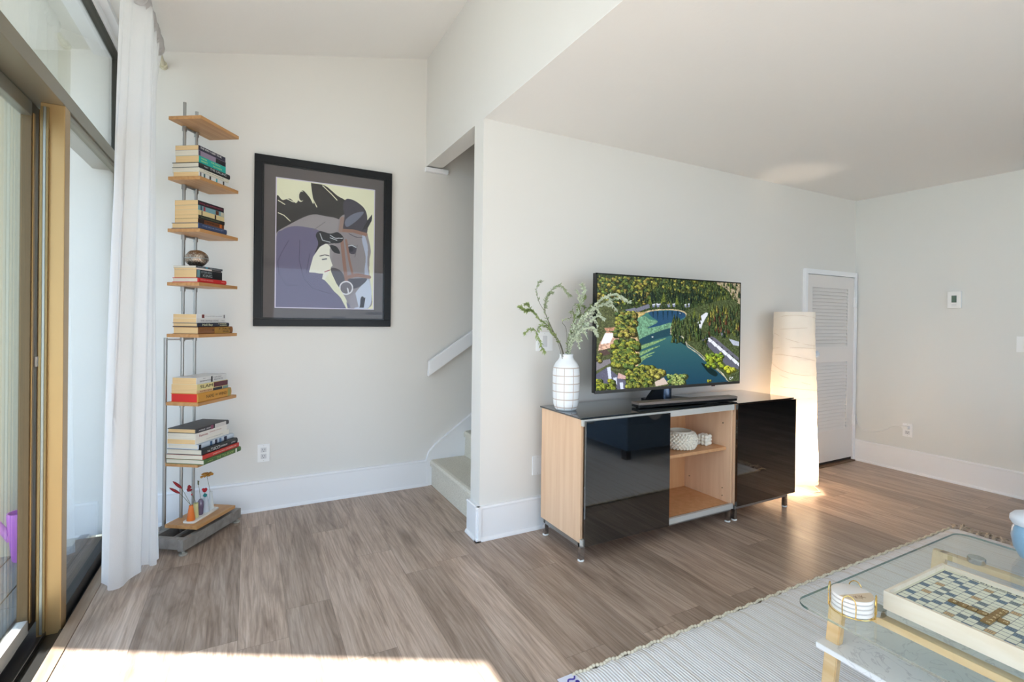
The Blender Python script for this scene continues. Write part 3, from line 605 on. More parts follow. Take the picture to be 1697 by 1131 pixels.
# bud vases on their tray (bottom shelf)
tz = ZS[0]
def loc_uv(u, v, z): return N0+Vector((UX*u-UY*v, UY*u+UX*v, z))
VA = ANG+R(4)
tray_o = loc_uv(.03, .045, tz)
ty = thing('vase_tray', 'narrow white ceramic tray on the lowest shelf carrying five bud vases', 'tray', tray_o, VA)
bm = BM(); prism(bm, [(0, 0), (.006, -.004), (.214, -.004), (.22, 0), (.224, .03), (.22, .06), (.214, .064), (.006, .064), (0, .06), (-.004, .03)], 0, .011, 'z', .002); obj('tray_body', bm, mat('white_ceramic', (238, 236, 230), .25, coat=.5), ty, smooth=True)
def at_t(a, b_, z=.011):
    return tray_o+Vector((math.cos(VA)*a-math.sin(VA)*b_, math.sin(VA)*a+math.cos(VA)*b_, z))
FL_R = mat('dried_red', (150, 40, 44), .8); FL_O = mat('dried_ochre', (176, 126, 56), .8); STEM = mat('dry_stem', (128, 126, 98), .8)
def bud(a, prof, col, lab):
    t = thing('bud_vase', lab, 'vase', at_t(a, .030)); m = mat('glaze_%d_%d_%d' % col, col, .12, coat=.8)
    bm = BM(); lathe(bm, prof+[(prof[-1][0]-.002, prof[-1][1]), (prof[-1][0]-.003, prof[-1][1]-.02)], seg=24); obj('vase_body', bm, m, t, smooth=True)
    return t
bud(.022, [(.021, 0), (.022, .003), (.011, .076), (.011, .082)], (232, 122, 48), 'orange tapered bud vase holding two red grass plumes')
bud(.062, [(.014, 0), (.0145, .003), (.012, .074), (.013, .080)], (224, 220, 158), 'pale yellow straight bud vase, second on the white tray')
bud(.102, [(.012, 0), (.014, .01), (.0165, .05), (.0165, .072), (.009, .088)], (104, 90, 118), 'plum purple rounded bud vase in the middle of the tray')
bud(.146, [(.020, 0), (.0205, .003), (.010, .082), (.0105, .088)], (206, 216, 228), 'pale blue tapered bud vase holding a red and teal bloom')
bud(.192, [(.017, 0), (.0175, .004), (.008, .095), (.0085, .102)], (222, 228, 230), 'white slender bud vase at the far end of the tray')
def sprig(a, top, head, lab, z1=.08, cols=None):
    p0 = at_t(a, .030, .016); t = thing('dried_flower', lab, 'dried flower', p0)
    p3 = Vector(top)-p0; pts = spline([(0, 0, 0), (0, 0, z1*.85), (p3.x*.4, p3.y*.4, z1+.4*(p3.z-z1)), p3], 8)
    bm = BM(); tube(bm, pts, .0011, 6); obj('stem', bm, STEM, t)
    head(t, p3, pts)
def plume(t, p, pts):
    d = (pts[-1]-pts[-4]).normalized(); d2 = Vector((d.x, d.y, .45)).normalized()
    bm = BM(); tube(bm, [p-d2*.002, p+d2*.012, p+d2*.03, p+d2*.048, p+d2*.06], [.002, .0065, .0075, .005, .001], 10); obj('seed_head', bm, FL_R, t, smooth=True)
def cluster(col, r, n, sp, sc=(1, 1, 1)):
    def f(t, p, pts):
        random.seed(n); bm = BM()
        for i in range(n): ball(bm, p+Vector([random.uniform(-1, 1)*sp*k for k in sc]), r*random.uniform(.7, 1.2), u=8, v=6)
        obj('bloom', bm, mat('bloom_%d_%d_%d' % col, col, .8), t, smooth=True)
    return f
p_ = at_t(.022, .03)
sprig(.022, p_+Vector((-.055, .01, .155)), plume, 'lower red grass plume leaning left out of the orange vase')
sprig(.022, p_+Vector((-.045, .0, .185)), plume, 'upper red grass plume leaning left out of the orange vase')
sprig(.062, at_t(.062, .03)+Vector((-.030, -.012, .175)), cluster((146, 40, 46), .007, 12, .009, (.7, .7, 2)), 'dark red dried bloom above the yellow vase')
sprig(.062, at_t(.062, .03)+Vector((-.018, -.01, .135)), cluster((190, 90, 96), .003, 4, .003), 'fine pink-tipped sprig in the yellow vase')
sprig(.102, at_t(.102, .03)+Vector((-.012, -.005, .185)), cluster((112, 112, 76), .0035, 10, .004, (.5, .5, 3)), 'thin greenish seed stem in the plum vase')
sprig(.146, at_t(.146, .03)+Vector((-.006, -.004, .128)), cluster((176, 34, 44), .009, 10, .006), 'small round red bloom above the pale blue vase')
sprig(.146, at_t(.146, .03)+Vector((.0, -.004, .098)), cluster((40, 130, 130), .007, 8, .006), 'teal dyed bloom just above the pale blue vase rim')
sprig(.192, at_t(.192, .03)+Vector((-.022, -.012, .205)), cluster((184, 134, 62), .007, 34, .022, (1.3, 1, .35)), 'flat ochre yarrow head arching over the white vase')

# ================================================================ FRAMED PICTURE
pf = thing('framed_picture', 'large black framed print of a hooded figure beside a dark horse', 'picture', (.465, YA, 1.209))
FX0, FX1, FZ0, FZ1 = .020, .912, 1.209, 2.329; yf = YA-.030
BLK = mat('black_lacquer', (16, 18, 22), .4, spec=.3)
bm = BM(); wd = .048
for (a, b_, c_, d_) in ((FX0, FX1, FZ1-wd, FZ1), (FX0, FX1, FZ0, FZ0+wd), (FX0, FX0+wd, FZ0+wd, FZ1-wd), (FX1-wd, FX1, FZ0+wd, FZ1-wd)):
    box(bm, a, b_, yf, YA-.001, c_, d_, .004)
iw = wd+.010
for (a, b_, c_, d_) in ((FX0+wd, FX1-wd, FZ1-iw, FZ1-wd), (FX0+wd, FX1-wd, FZ0+wd, FZ0+iw), (FX0+wd, FX0+iw, FZ0+iw, FZ1-iw), (FX1-iw, FX1-wd, FZ0+iw, FZ1-iw)):
    box(bm, a, b_, yf+.008, YA-.002, c_, d_)
obj('picture_frame', bm, BLK, pf, world=True)
bm = BM(); box(bm, FX0+wd, FX1-wd, YA-.016, YA-.003, FZ0+wd, FZ1-wd); obj('mat_board', bm, mat('mat_board_grey', (96, 90, 90), .8), pf, world=True)
bm = BM(); box(bm, .146, .792, YA-.0175, YA-.016, 1.331, 2.196); obj('mat_bevel', bm, mat('mat_bevel_lilac', (206, 200, 218), .7), pf, world=True)
cv = Canvas(300, 400, ((181, 184), (762, 260), (757, 972), (180, 960)), (226, 226, 198))
BK_ = (54, 52, 52); GR = (150, 145, 148); PU = (108, 104, 132); PUD = (86, 82, 108)
cv.poly([(180, 300), (215, 318), (260, 310), (300, 335), (330, 260), (375, 300), (400, 340), (385, 225), (400, 218), (470, 232), (540, 290), (600, 330), (640, 420), (620, 520), (480, 500), (380, 430), (280, 480), (180, 520)], BK_, 1)
cv.poly([(180, 520), (250, 470), (380, 408), (470, 415), (560, 440), (600, 520), (600, 700), (400, 700), (180, 600)], GR, 1)
for a in ([(205, 260), (240, 310), (280, 330)], [(190, 320), (230, 345)], [(190, 395), (225, 410), (262, 445)], [(340, 255), (390, 300), (420, 360)], [(455, 232), (500, 275), (540, 318)]): cv.line(a, 5, (222, 222, 196))
cv.ell(324, 295, 21, 34, (222, 222, 196)); cv.ell(330, 295, 16, 28, BK_)
# horse head
cv.poly([(560, 420), (640, 400), (700, 440), (722, 520), (742, 620), (735, 680), (735, 780), (748, 880), (740, 960), (620, 972), (600, 920), (560, 850), (535, 780), (505, 720), (520, 640), (540, 520)], (142, 136, 140), 1)
cv.poly([(600, 310), (660, 330), (710, 380), (722, 450), (715, 520), (650, 500), (560, 490), (585, 420), (575, 350)], (70, 68, 78), 1)
cv.poly([(690, 500), (722, 440), (750, 402), (748, 440), (722, 490)], (46, 46, 52), 0)
cv.poly([(590, 440), (640, 400), (700, 390), (660, 440), (600, 480)], (112, 116, 134), 1)
cv.poly([(700, 520), (725, 600), (722, 700), (738, 800), (748, 880), (735, 960), (715, 960), (722, 860), (705, 760), (712, 660), (690, 560)], (176, 184, 204), 1)
cv.poly([(640, 900), (690, 830), (730, 800), (748, 880), (740, 950), (700, 972), (645, 968)], (196, 206, 224), 1)
cv.poly([(615, 905), (650, 870), (672, 960), (620, 972)], (150, 146, 156), 0)
cv.poly([(575, 790), (640, 790), (720, 790), (690, 830), (640, 850), (590, 830)], (78, 74, 82), 1)
cv.poly([(505, 730), (560, 740), (590, 800), (560, 850), (530, 800)], (84, 80, 86), 1)
cv.ell(694, 930, 13, 34, (44, 42, 50)); cv.poly([(676, 965), (690, 905), (712, 905), (702, 965)], (44, 42, 50))
cv.poly([(600, 590), (628, 588), (655, 600), (648, 640), (622, 640), (604, 620)], (70, 68, 80), 1); cv.ell(626, 615, 13, 14, (40, 40, 52)); cv.line([(605, 595), (630, 590), (655, 603)], 6, (186, 190, 200))
cv.line([(612, 520), (650, 540), (690, 545)], 4, (84, 80, 90)); cv.line([(662, 590), (648, 660)], 4, (100, 96, 104))
ST = (146, 112, 100)
cv.line([(560, 500), (640, 505), (712, 525)], 20, ST); cv.line([(572, 430), (562, 500)], 24, (150, 126, 118)); cv.line([(570, 560), (585, 700), (598, 800)], 20, ST); cv.line([(595, 560), (615, 680), (636, 770)], 13, ST)
cv.line([(600, 785), (660, 768), (735, 782)], 20, ST)
cv.ell(597, 846, 42, 42, (214, 214, 218)); cv.ell(597, 846, 34, 34, (110, 104, 110)); cv.line([(606, 850), (612, 880)], 8, (214, 214, 218))
# hooded figure
cv.poly([(180, 560), (215, 500), (280, 476), (360, 482), (430, 500), (520, 560), (470, 600), (430, 760), (470, 790), (520, 860), (560, 900), (600, 972), (180, 972)], PU, 1)
cv.poly([(440, 600), (480, 578), (500, 600), (498, 660), (516, 712), (500, 728), (496, 748), (488, 770), (470, 800), (452, 792), (456, 760), (376, 752), (400, 660)], (228, 228, 216), 0)
cv.poly([(410, 640), (430, 580), (415, 530), (440, 505), (500, 520), (545, 512), (580, 545), (560, 575), (500, 580), (450, 590)], (40, 42, 48), 1)
cv.poly([(500, 590), (540, 600), (560, 640), (520, 630)], (40, 42, 48), 1)
for a in ([(440, 520), (455, 560), (500, 572)], [(500, 530), (530, 548), (575, 548)], [(500, 545), (540, 560)]): cv.line(a, 4, (196, 204, 210))
cv.poly([(360, 770), (380, 756), (460, 762), (452, 800), (500, 850), (470, 860), (380, 800)], PU, 0)
cv.line([(440, 655), (470, 648), (494, 653)], 5, (50, 48, 54)); cv.line([(455, 676), (480, 672)], 7, (90, 100, 110)); cv.line([(470, 750), (497, 740)], 6, (170, 96, 104))
for a in ([(320, 560), (318, 680), (345, 790), (400, 850), (520, 885)], [(255, 560), (210, 640), (190, 690), (200, 760), (240, 830), (330, 832)], [(470, 450), (400, 500)], [(380, 640), (360, 760)]): cv.line(a, 4, PUD if a[0][1] > 500 else (120, 116, 120))
cv.poly([(500, 800), (540, 820), (590, 900), (608, 972), (600, 972), (560, 895), (520, 855), (470, 800), (484, 770)], (222, 222, 196), 0)
cv.build('art_print', vcol_mat('art_ink', 0, .6), pf, (.152-.465, -.0182, 2.190-1.209), (.634, 0, 0), (0, 0, -.853))
SIG = mat('pencil_signature', (40, 38, 40), .7)
bm = BM(); random.seed(8); pts = [(.62+.012*i, YA-.0165, 1.300+random.uniform(-.014, .014)) for i in range(12)]; tube(bm, spline(pts, 4), .0012, 5); obj('signature', bm, SIG, pf, world=True)
bm = BM(); box(bm, .735, .85, YA-.0166, YA-.016, 1.295, 1.315); box(bm, .50, .60, YA-.0166, YA-.016, 1.268, 1.280); obj('caption_strip', bm, mat('caption_dark', (66, 62, 64), .8), pf, world=True)
bm = BM(); box(bm, FX0+wd, FX1-wd, YA-.0225, YA-.0215, FZ0+wd, FZ1-wd); obj('glass_pane', bm, PGLASS, pf, world=True)

# ================================================================ OUTLETS, SWITCHES, THERMOSTAT
SLOT = mat('slot_dark', (50, 50, 52), .6); PLATE = mat('plate_white', (240, 240, 240), .3); GREYP = mat('plate_inset', (214, 214, 216), .35)
def plate(name, label, cat, c, axis, w_=.072, h=.116, kind='outlet'):
    t = thing(name, label, cat, c)
    def bx(bm, a0, a1, d0, d1, z0, z1, bev=0):
        if axis == 'y': box(bm, a0, a1, -d1, -d0, z0, z1, bev)      # faces -Y
        else: box(bm, -d1, -d0, a0, a1, z0, z1, bev)                # faces -X
    bm = BM(); bx(bm, -w_/2, w_/2, 0, .006, -h/2, h/2, .002); obj('plate', bm, PLATE, t)
    if kind == 'outlet':
        for s in (-1, 1):
            bm = BM(); bx(bm, -.017, .017, .006, .0085, s*.021-.0155, s*.021+.0155, .001); r_ = obj('receptacle', bm, GREYP, t)
            bm = BM()
            for q_ in (-.0065, .0065): bx(bm, q_-.0012, q_+.0012, .0084, .0090, s*.021-.001, s*.021+.008)
            bx(bm, -.0022, .0022, .0084, .0090, s*.021-.010, s*.021-.006); obj('slots', bm, SLOT, r_)
    elif kind == 'switch':
        n = max(1, round(w_/.05)-1)
        for i in range(n):
            cx = (i-(n-1)/2)*.046; bm = BM(); bx(bm, cx-.017, cx+.017, .006, .0095, -.034, .034, .0015); obj('rocker', bm, GREYP, t)
    for s in (-1, 1):
        bm = BM(); bx(bm, -.002, .002, .006, .0068, s*h*.42-.002, s*h*.42+.002); obj('screw', bm, ALU, t)
    return t
plate('wall_outlet', 'white double wall outlet under the framed picture', 'outlet', (.0905, YA, .374), 'y')
plate('wall_outlet', 'white double outlet low on the right wall with a plug in it', 'outlet', (XR, 2.145, .360), 'x')
plate('wall_switch', 'white rocker switch plate cut by the right picture edge', 'light switch', (XR, 1.410, 1.135), 'x', .118, .116, 'switch')
plate('wall_switch', 'white switch plate half hidden behind the leafy stems above the vase', 'light switch', (1.60, YT, 1.14), 'y', .118, .116, 'switch')
plate('cable_plate', 'white cover plate low on the wall just left of the media cabinet', 'cover plate', (1.560, YT, .385), 'y', .07, .116, 'blank')
pc = thing('power_cord', 'thin white cord with plug running from the right outlet to the door trim', 'cord', (XR-.012, 2.15, .37))
bm = BM(); box(bm, XR-.04, XR-.0095, 2.132, 2.175, .372, .396, .004); obj('plug', bm, WHITEP, pc, world=True)
bm = BM(); tube(bm, spline([(XR-.03, 2.175, .386), (XR-.022, 2.244, .380), (XR-.012, 2.33, .318), (XR-.008, 2.434, .290), (XR-.010, 2.505, .300), (XR-.018, 2.535, .36), (XR-.022, 2.545, .42)], 8), .0024, 8); obj('cable', bm, WHITEP, pc, smooth=True, world=True)
th_ = thing('thermostat', 'white wall thermostat with a small green-grey screen', 'thermostat', (XR, 1.835, 1.475))
bm = BM(); box(bm, -.022, 0, -.044, .044, -.068, .068, .005); obj('housing', bm, WHITEP, th_)
bm = BM(); box(bm, -.0232, -.022, -.017, .015, -.022, .034); obj('display', bm, mat('lcd_green', (92, 112, 98), .3), th_)
bm = BM(); box(bm, -.0236, -.022, -.016, .014, -.040, -.036); box(bm, -.0236, -.022, -.016, .014, -.050, -.047); obj('button_strip', bm, GREYP, th_)

# ================================================================ MEDIA CABINETS
c1 = thing('media_cabinet', 'long beech media cabinet with one black glass door and an open shelf bay', 'cabinet', (2.14, 2.3, 0))
def pb(parent, name, m, *b, bev=.0015):
    bm = BM(); box(bm, *b, bev); return obj(name, bm, m, parent, world=True)
pb(c1, 'side_panel', BEECHX, 1.543, 1.561, 2.112, 2.505, .098, .751)
pb(c1, 'side_panel', BEECHX, 2.714, 2.732, 2.112, 2.505, .098, .751)
pb(c1, 'divider', BEECHIN, 2.150, 2.168, 2.135, 2.49, .116, .735)
pb(c1, 'bottom_panel', BEECHIN, 1.561, 2.714, 2.125, 2.49, .098, .116)
pb(c1, 'top_panel', BEECHIN, 1.561, 2.714, 2.115, 2.49, .735, .751)
pb(c1, 'back_panel', BEECHIN, 1.561, 2.714, 2.485, 2.495, .116, .735)
pb(c1, 'shelf', BEECHIN, 2.168, 2.712, 2.145, 2.484, .452, .471)
pb(c1, 'top_rail', ALU, 1.543, 2.722, 2.094, 2.112, .716, .751)
pb(c1, 'bottom_rail', ALU, 1.543, 2.722, 2.094, 2.112, .088, .120)
pb(c1, 'door', BLACKG, 1.553, 2.150, 2.078, 2.093, .090, .744, bev=.001)
pb(c1, 'glass_top', TOPG, 1.533, 2.735, 2.100, 2.510, .752, .760, bev=.001)
bm = BM()
for x in (2.712,): 
    for y, zs in ((2.17, (.70, .62, .20, .15)), (2.44, (.20,))):
        for z in zs: tube(bm, [(x+.002, y, z), (x-.003, y, z)], .004, 10)
obj('shelf_pins', bm, CHROME, c1, world=True)
def legs(parent, x0, x1, y0, y1):
    bm = BM(); box(bm, x0-.012, x1+.012, y0-.012, y0+.012, .072, .097); box(bm, x0-.012, x1+.012, y1-.012, y1+.012, .072, .097); box(bm, x0-.012, x0+.012, y0, y1, .072, .097); box(bm, x1-.012, x1+.012, y0, y1, .072, .097)
    obj('leg_frame', bm, STEEL, parent, world=True)
    for x in (x0, x1):
        for y in (y0, y1):
            bm = BM(); box(bm, x-.0125, x+.0125, y-.0125, y+.0125, .008, .073, .001); l = obj('leg', bm, CHROME, parent, world=True)
            bm = BM(); lathe(bm, [(.017, 0), (.018, .003), (.016, .007), (.010, .009)], x, y, 18); f = obj('foot_pad', bm, WHITEP, l, smooth=True, world=True)
legs(c1, 1.560, 2.705, 2.122, 2.475)
c2 = thing('media_cabinet', 'narrow media cabinet at the right end with a black glass door', 'cabinet', (3.03, 2.3, 0))
pb(c2, 'side_panel', BEECHX, 2.737, 2.755, 2.088, 2.485, .105, .751)
pb(c2, 'side_panel', BEECHX, 3.296, 3.314, 2.088, 2.485, .105, .751)
pb(c2, 'bottom_panel', BEECHIN, 2.755, 3.296, 2.088, 2.485, .105, .121)
pb(c2, 'top_panel', BEECHIN, 2.755, 3.296, 2.088, 2.485, .735, .751)
pb(c2, 'back_panel', BEECHIN, 2.755, 3.296, 2.475, 2.485, .121, .735)
pb(c2, 'door', BLACKG, 2.725, 3.323, 2.070, 2.087, .107, .750, bev=.001)
pb(c2, 'glass_top', TOPG, 2.736, 3.306, 2.076, 2.490, .752, .760, bev=.001)
legs(c2, 2.765, 3.285, 2.120, 2.465)

# ================================================================ TELEVISION
tv = thing('television', 'flat television showing an aerial view of a lake among trees', 'television', (2.394, 2.32, .76))
TX0, TX1, TZ0, TZ1, TY = 1.766, 3.022, .850, 1.549, 2.290
TVB = mat('tv_black', (18, 18, 20), .25)
bm = BM(); box(bm, TX0, TX1, TY+.002, TY+.03, TZ0, TZ1, .003); box(bm, TX0+.15, TX1-.15, TY+.03, TY+.06, TZ0+.06, TZ1-.2, .01); obj('tv_case', bm, TVB, tv, world=True)
bm = BM()
for (a, b_, c_, d_) in ((TX0, TX1, TZ1-.008, TZ1), (TX0, TX0+.008, TZ0, TZ1), (TX1-.008, TX1, TZ0, TZ1)): box(bm, a, b_, TY-.003, TY+.003, c_, d_)
obj('bezel', bm, TVB, tv, world=True)
pb(tv, 'lower_bezel', mat('tv_grey_metal', (110, 106, 100), .35, .8), TX0, TX1, TY-.004, TY+.004, TZ0-.004, TZ0+.014)
pb(tv, 'sensor', mat('sensor_red', (90, 40, 36), .4), 2.745, 2.775, TY-.002, TY+.004, TZ0-.010, TZ0-.004)
cv = Canvas(500, 290, ((66, 58), (1352, 134), (1347, 1046), (68, 1110)), (52, 66, 40))
rnd = random.Random(4); np.random.seed(2)
def trees(x0, x1, y0, y1, n, pal, size, pointy=False):
    n = int(n*(1.9 if pointy else 1.9)); size = size*(.85 if pointy else .66); pal = [tuple(.78*v+.22*w for v, w in zip(c, (72, 84, 58))) for c in pal]
    L_ = sorted([(rnd.uniform(y0, y1), rnd.uniform(x0, x1)) for _ in range(n)])
    for y, x in L_:
        s = size*rnd.uniform(.7, 1.3)*(.5+.7*(y-50)/1000 if size < 0 else 1); s = abs(s); c = rnd.choice(pal); d = tuple(v*.45 for v in c)
        if pointy:
            cv.poly([(x-s*.55, y), (x+s*.55, y), (x+s*.05, y-s*2.4)], d, 0, 22); cv.poly([(x-s*.5, y-s*.2), (x+.1*s, y-s*.1), (x-.02*s, y-s*2.3)], c, 0, 44)
        else:
            cv.ell(x+s*.15, y+s*.15, s, s*.9, d, 1, 24); cv.ell(x-s*.15, y-s*.2, s*.75, s*.6, c, 1, 56); cv.ell(x-s*.3, y-s*.4, s*.35, s*.3, tuple(min(255, v*1.25) for v in c), 1, 40)
DKG = [(46, 66, 40), (58, 80, 44), (76, 92, 46), (40, 58, 44), (88, 100, 52)]
YLG = [(140, 136, 52), (118, 124, 50), (160, 148, 66), (98, 114, 48), (128, 110, 54)]
trees(60, 1360, 90, 250, 420, DKG+YLG[:1], 20, True); trees(60, 1360, 80, 300, 160, DKG+YLG[:3], 22, False)
trees(60, 1360, 160, 400, 260, DKG+[(92, 108, 52), (120, 122, 58)], 20, True)
trees(60, 520, 90, 330, 90, YLG+DKG[:2], 28); trees(260, 1100, 250, 330, 70, [(34, 52, 36), (28, 44, 40), (44, 62, 40)], 26, True)
cv.poly([(1100, 110), (1352, 134), (1350, 330), (1290, 280), (1230, 190)], (150, 138, 112), 1, 60); trees(1000, 1350, 140, 420, 80, DKG+YLG[1:2], 22, True)
# right bank
cv.poly([(900, 370), (1352, 330), (1352, 1046), (1250, 1050), (900, 800), (720, 600), (740, 480)], (70, 80, 50), 1, 40)
# lake
lake = [(345, 480), (430, 440), (520, 400), (640, 384), (780, 390), (850, 420), (830, 470), (740, 500), (715, 560), (730, 605), (820, 625), (862, 690), (940, 750), (1010, 810), (1060, 880), (1150, 950), (1230, 1030), (1200, 1060), (700, 1075), (560, 1000), (430, 890), (440, 780), (440, 660), (400, 590), (380, 520)]
cv.poly([(x+(6 if x > 700 else -14), y-10 if y < 600 else y) for x, y in lake], (178, 164, 130), 1, 20)
cv.poly(lake, (44, 84, 100), 1)
m_ = cv.inside(cv.smooth(lake)); t_ = np.clip((cv.Y-380)/700, 0, 1)[..., None]
cv.c = np.where(m_[..., None], np.array([70, 122, 112])*(1-t_)+np.array([30, 66, 88])*t_, cv.c)
def within(fn):
    old = cv.c.copy(); fn(); cv.c = np.where(m_[..., None], cv.c, old)
within(lambda: (cv.poly([(345, 480), (480, 440), (540, 470), (720, 505), (720, 560), (440, 660), (400, 590)], (104, 146, 118), 1, 8),
    cv.poly([(540, 395), (840, 390), (860, 430), (800, 470), (700, 500), (600, 530), (510, 545), (600, 490), (540, 440)], (40, 76, 108), 1, 10),
    [cv.poly([(x, 392), (x+16, 392), (x+10, 392+d)], (26, 52, 66)) for x, d in ((550, 70), (590, 90), (640, 95), (680, 80), (720, 60), (770, 60), (800, 50))],
    cv.poly([(440, 650), (720, 545), (730, 610), (560, 660), (440, 740)], (38, 72, 84), 1, 8),
    [cv.poly([(430, y), (x, y-h_), (x+60, y-h_-14), (x-20, y-h_+26), (430, y+34)], (118, 150, 104), 1, 10) for y, x, h_ in ((715, 620, 60), (775, 560, 50), (830, 520, 50), (870, 500, 60))],
    cv.poly([(740, 610), (850, 650), (860, 710), (820, 690), (780, 660), (750, 640)], (24, 44, 46), 1),
    cv.poly([(1000, 870), (1140, 960), (1130, 1000), (1060, 960)], (20, 40, 42), 1),
    cv.ell(555, 628, 8, 5, (220, 228, 226)), cv.ell(800, 412, 5, 4, (200, 210, 216))))
cv.line([(715, 600), (740, 612), (815, 622), (850, 660), (870, 720), (960, 780), (1030, 850), (1110, 900), (1200, 980), (1240, 1040)], 9, (170, 168, 148))
# far shore houses
for q_ in ([(310, 380), (400, 360), (410, 405), (340, 420)], [(400, 370), (520, 325), (530, 360), (420, 400)]): cv.poly(q_, (116, 118, 134), 0, 40)
for x in (550, 590, 670, 710, 840): cv.poly([(x, 330), (x+46, 322), (x+48, 352), (x+2, 358)], (130, 136, 160), 0, 26); cv.poly([(x, 330), (x+46, 320), (x+46, 328), (x, 338)], (226, 230, 240))
trees(520, 900, 330, 372, 12, DKG+YLG[:1], 22, True)
for x, y, s in ((528, 330, 34), (650, 310, 40), (770, 330, 34), (930, 460, 38)): cv.poly([(x-s*.5, y), (x+s*.5, y), (x, y-s*2.6)], (92, 104, 44), 0, 50)
# right side houses
for a, b_ in (((1055, 405), (985, 440)), ((1030, 440), (960, 500)), ((1000, 490), (950, 560))):
    cv.poly([(b_[0], b_[1]), (a[0]-20, a[1]), (a[0]+10, a[1]+5), (b_[0]+30, b_[1]+40)], (216, 220, 228), 0, 20)
cv.poly([(1070, 620), (1120, 640), (1345, 830), (1345, 860), (1100, 680)], (104, 104, 116), 0, 16)
cv.poly([(1000, 660), (1040, 630), (1345, 880), (1345, 940), (1230, 900)], (96, 98, 112), 0, 20)
for k in range(7):
    x = 1035+48*k; y = 640+41*k; cv.poly([(x, y), (x+24, y-12), (x+66, y+28), (x+40, y+44)], (226, 230, 240), 0, 10); cv.ell(x+56, y+8, 10, 5, (40, 44, 56))
cv.poly([(1250, 650), (1345, 680), (1345, 720), (1290, 710)], (176, 184, 200), 0, 40); cv.poly([(1170, 560), (1240, 590), (1220, 640), (1180, 620)], (120, 122, 136), 0, 40)
trees(1060, 1345, 380, 640, 90, DKG+YLG[1:3]+[(110, 60, 44)], 30, True)
trees(730, 1000, 480, 690, 44, DKG+[(72, 96, 48), (120, 124, 48)], 30, True)
trees(1040, 1200, 790, 910, 26, [(130, 150, 40), (150, 164, 44), (100, 130, 40)], 30); trees(1220, 1300, 920, 970, 8, [(176, 180, 40), (196, 196, 60)], 34)
trees(980, 1060, 640, 760, 10, DKG+YLG[:1], 24, True)
# left bank
cv.poly([(66, 330), (260, 380), (380, 470), (440, 660), (440, 800), (430, 890), (560, 1000), (700, 1075), (66, 1110)], (78, 84, 52), 1, 50)
cv.poly([(380, 590), (436, 670), (440, 780), (428, 890), (380, 870), (400, 760), (360, 690)], (196, 168, 128), 1, 30)
cv.poly([(330, 420), (420, 400), (490, 410), (430, 450), (360, 472)], (180, 160, 104), 1, 30)
cv.poly([(130, 545), (280, 535), (290, 560), (150, 575)], (178, 134, 110), 0, 20); cv.poly([(150, 575), (270, 600), (275, 660), (215, 720), (80, 750), (90, 690)], (196, 160, 140), 0, 24); cv.poly([(140, 590), (225, 590), (180, 680), (100, 690)], (232, 238, 240), 0, 10)
cv.poly([(85, 760), (150, 735), (190, 780), (100, 800)], (88, 70, 66), 0, 30); cv.poly([(66, 850), (200, 820), (210, 850), (66, 930)], (132, 128, 134), 0, 20)
trees(230, 400, 400, 620, 60, YLG+DKG[1:3], 34); trees(200, 430, 660, 900, 90, [(120, 126, 46), (150, 146, 50), (90, 110, 44), (70, 88, 40)], 38)
cv.poly([(66, 960), (160, 900), (260, 980), (390, 1070), (390, 1095), (66, 1108)], (96, 96, 116), 0, 30)
for q_ in ([(160, 900), (190, 895), (200, 1000), (175, 1010)], [(215, 995), (245, 990), (250, 1060), (225, 1060)], [(270, 1040), (300, 1035), (305, 1098), (280, 1098)]): cv.poly(q_, (210, 218, 238))
cv.poly([(260, 950), (340, 990), (330, 1010), (250, 1000)], (206, 170, 166), 0, 50)
trees(66, 220, 1020, 1100, 24, [(160, 158, 40), (120, 130, 40), (90, 104, 36)], 34); trees(66, 110, 780, 850, 8, YLG, 26)
trees(330, 560, 900, 1080, 56, [(112, 120, 44), (140, 138, 52), (70, 90, 40)], 36); cv.poly([(580, 1040), (660, 1000), (700, 1060), (590, 1080)], (206, 190, 178), 0, 24)
trees(540, 660, 930, 1000, 18, [(150, 142, 60), (170, 160, 76)], 30); trees(700, 860, 980, 1070, 30, [(120, 140, 80), (90, 120, 60), (150, 160, 90)], 32); trees(1060, 1090, 1035, 1050, 3, [(150, 150, 50)], 18)
ms = m_ & ~np.zeros_like(m_)
nsh = cv.c.shape[:2]; fine = np.random.rand(*nsh); coarse = np.repeat(np.repeat(np.random.rand(nsh[0]//4+1, nsh[1]//4+1), 4, 0), 4, 1)[:nsh[0], :nsh[1]]
gm = (cv.c[..., 1] > cv.c[..., 2]+14)[..., None]
cv.c = np.where(gm, cv.c*(.66+.36*fine+.40*coarse)[..., None], cv.c)
cv.c = np.clip(cv.c, 0, 255)
sc_ = cv.build('screen', vcol_mat('screen_glow', 1.2*SCREEN_GAIN, .25, .4), tv, (TX0+.008-2.394, -.0325, TZ1-.008-.76), (TX1-TX0-.016, 0, 0), (0, 0, -(TZ1-TZ0-.022)))
bm = BM(); lathe(bm, [(.010, 0), (.010, .0006), (.007, .0006), (.007, 0)], seg=20, cap=False); tube(bm, [(.016, 0, .0003), (.026, .01, .0003)], .0012); tube(bm, [(.026, 0, .0003), (.016, .01, .0003)], .0012)
bmesh.ops.transform(bm, matrix=Matrix.Translation((2.925, TY-.003, .885)) @ Matrix.Rotation(R(90), 4, 'X'), verts=bm.verts); obj('screen_logo', bm, mat('logo_white', (220, 220, 220), .5, emit=((190, 190, 190), .5)), tv, world=True)
STD = mat('stand_dark', (34, 38, 44), .3, .5)
bm = BM(); prism(bm, [(2.20, 2.235), (2.62, 2.235), (2.52, 2.44), (2.26, 2.44)], .7605, .772, 'z', .002); obj('stand_base', bm, STD, tv, world=True)
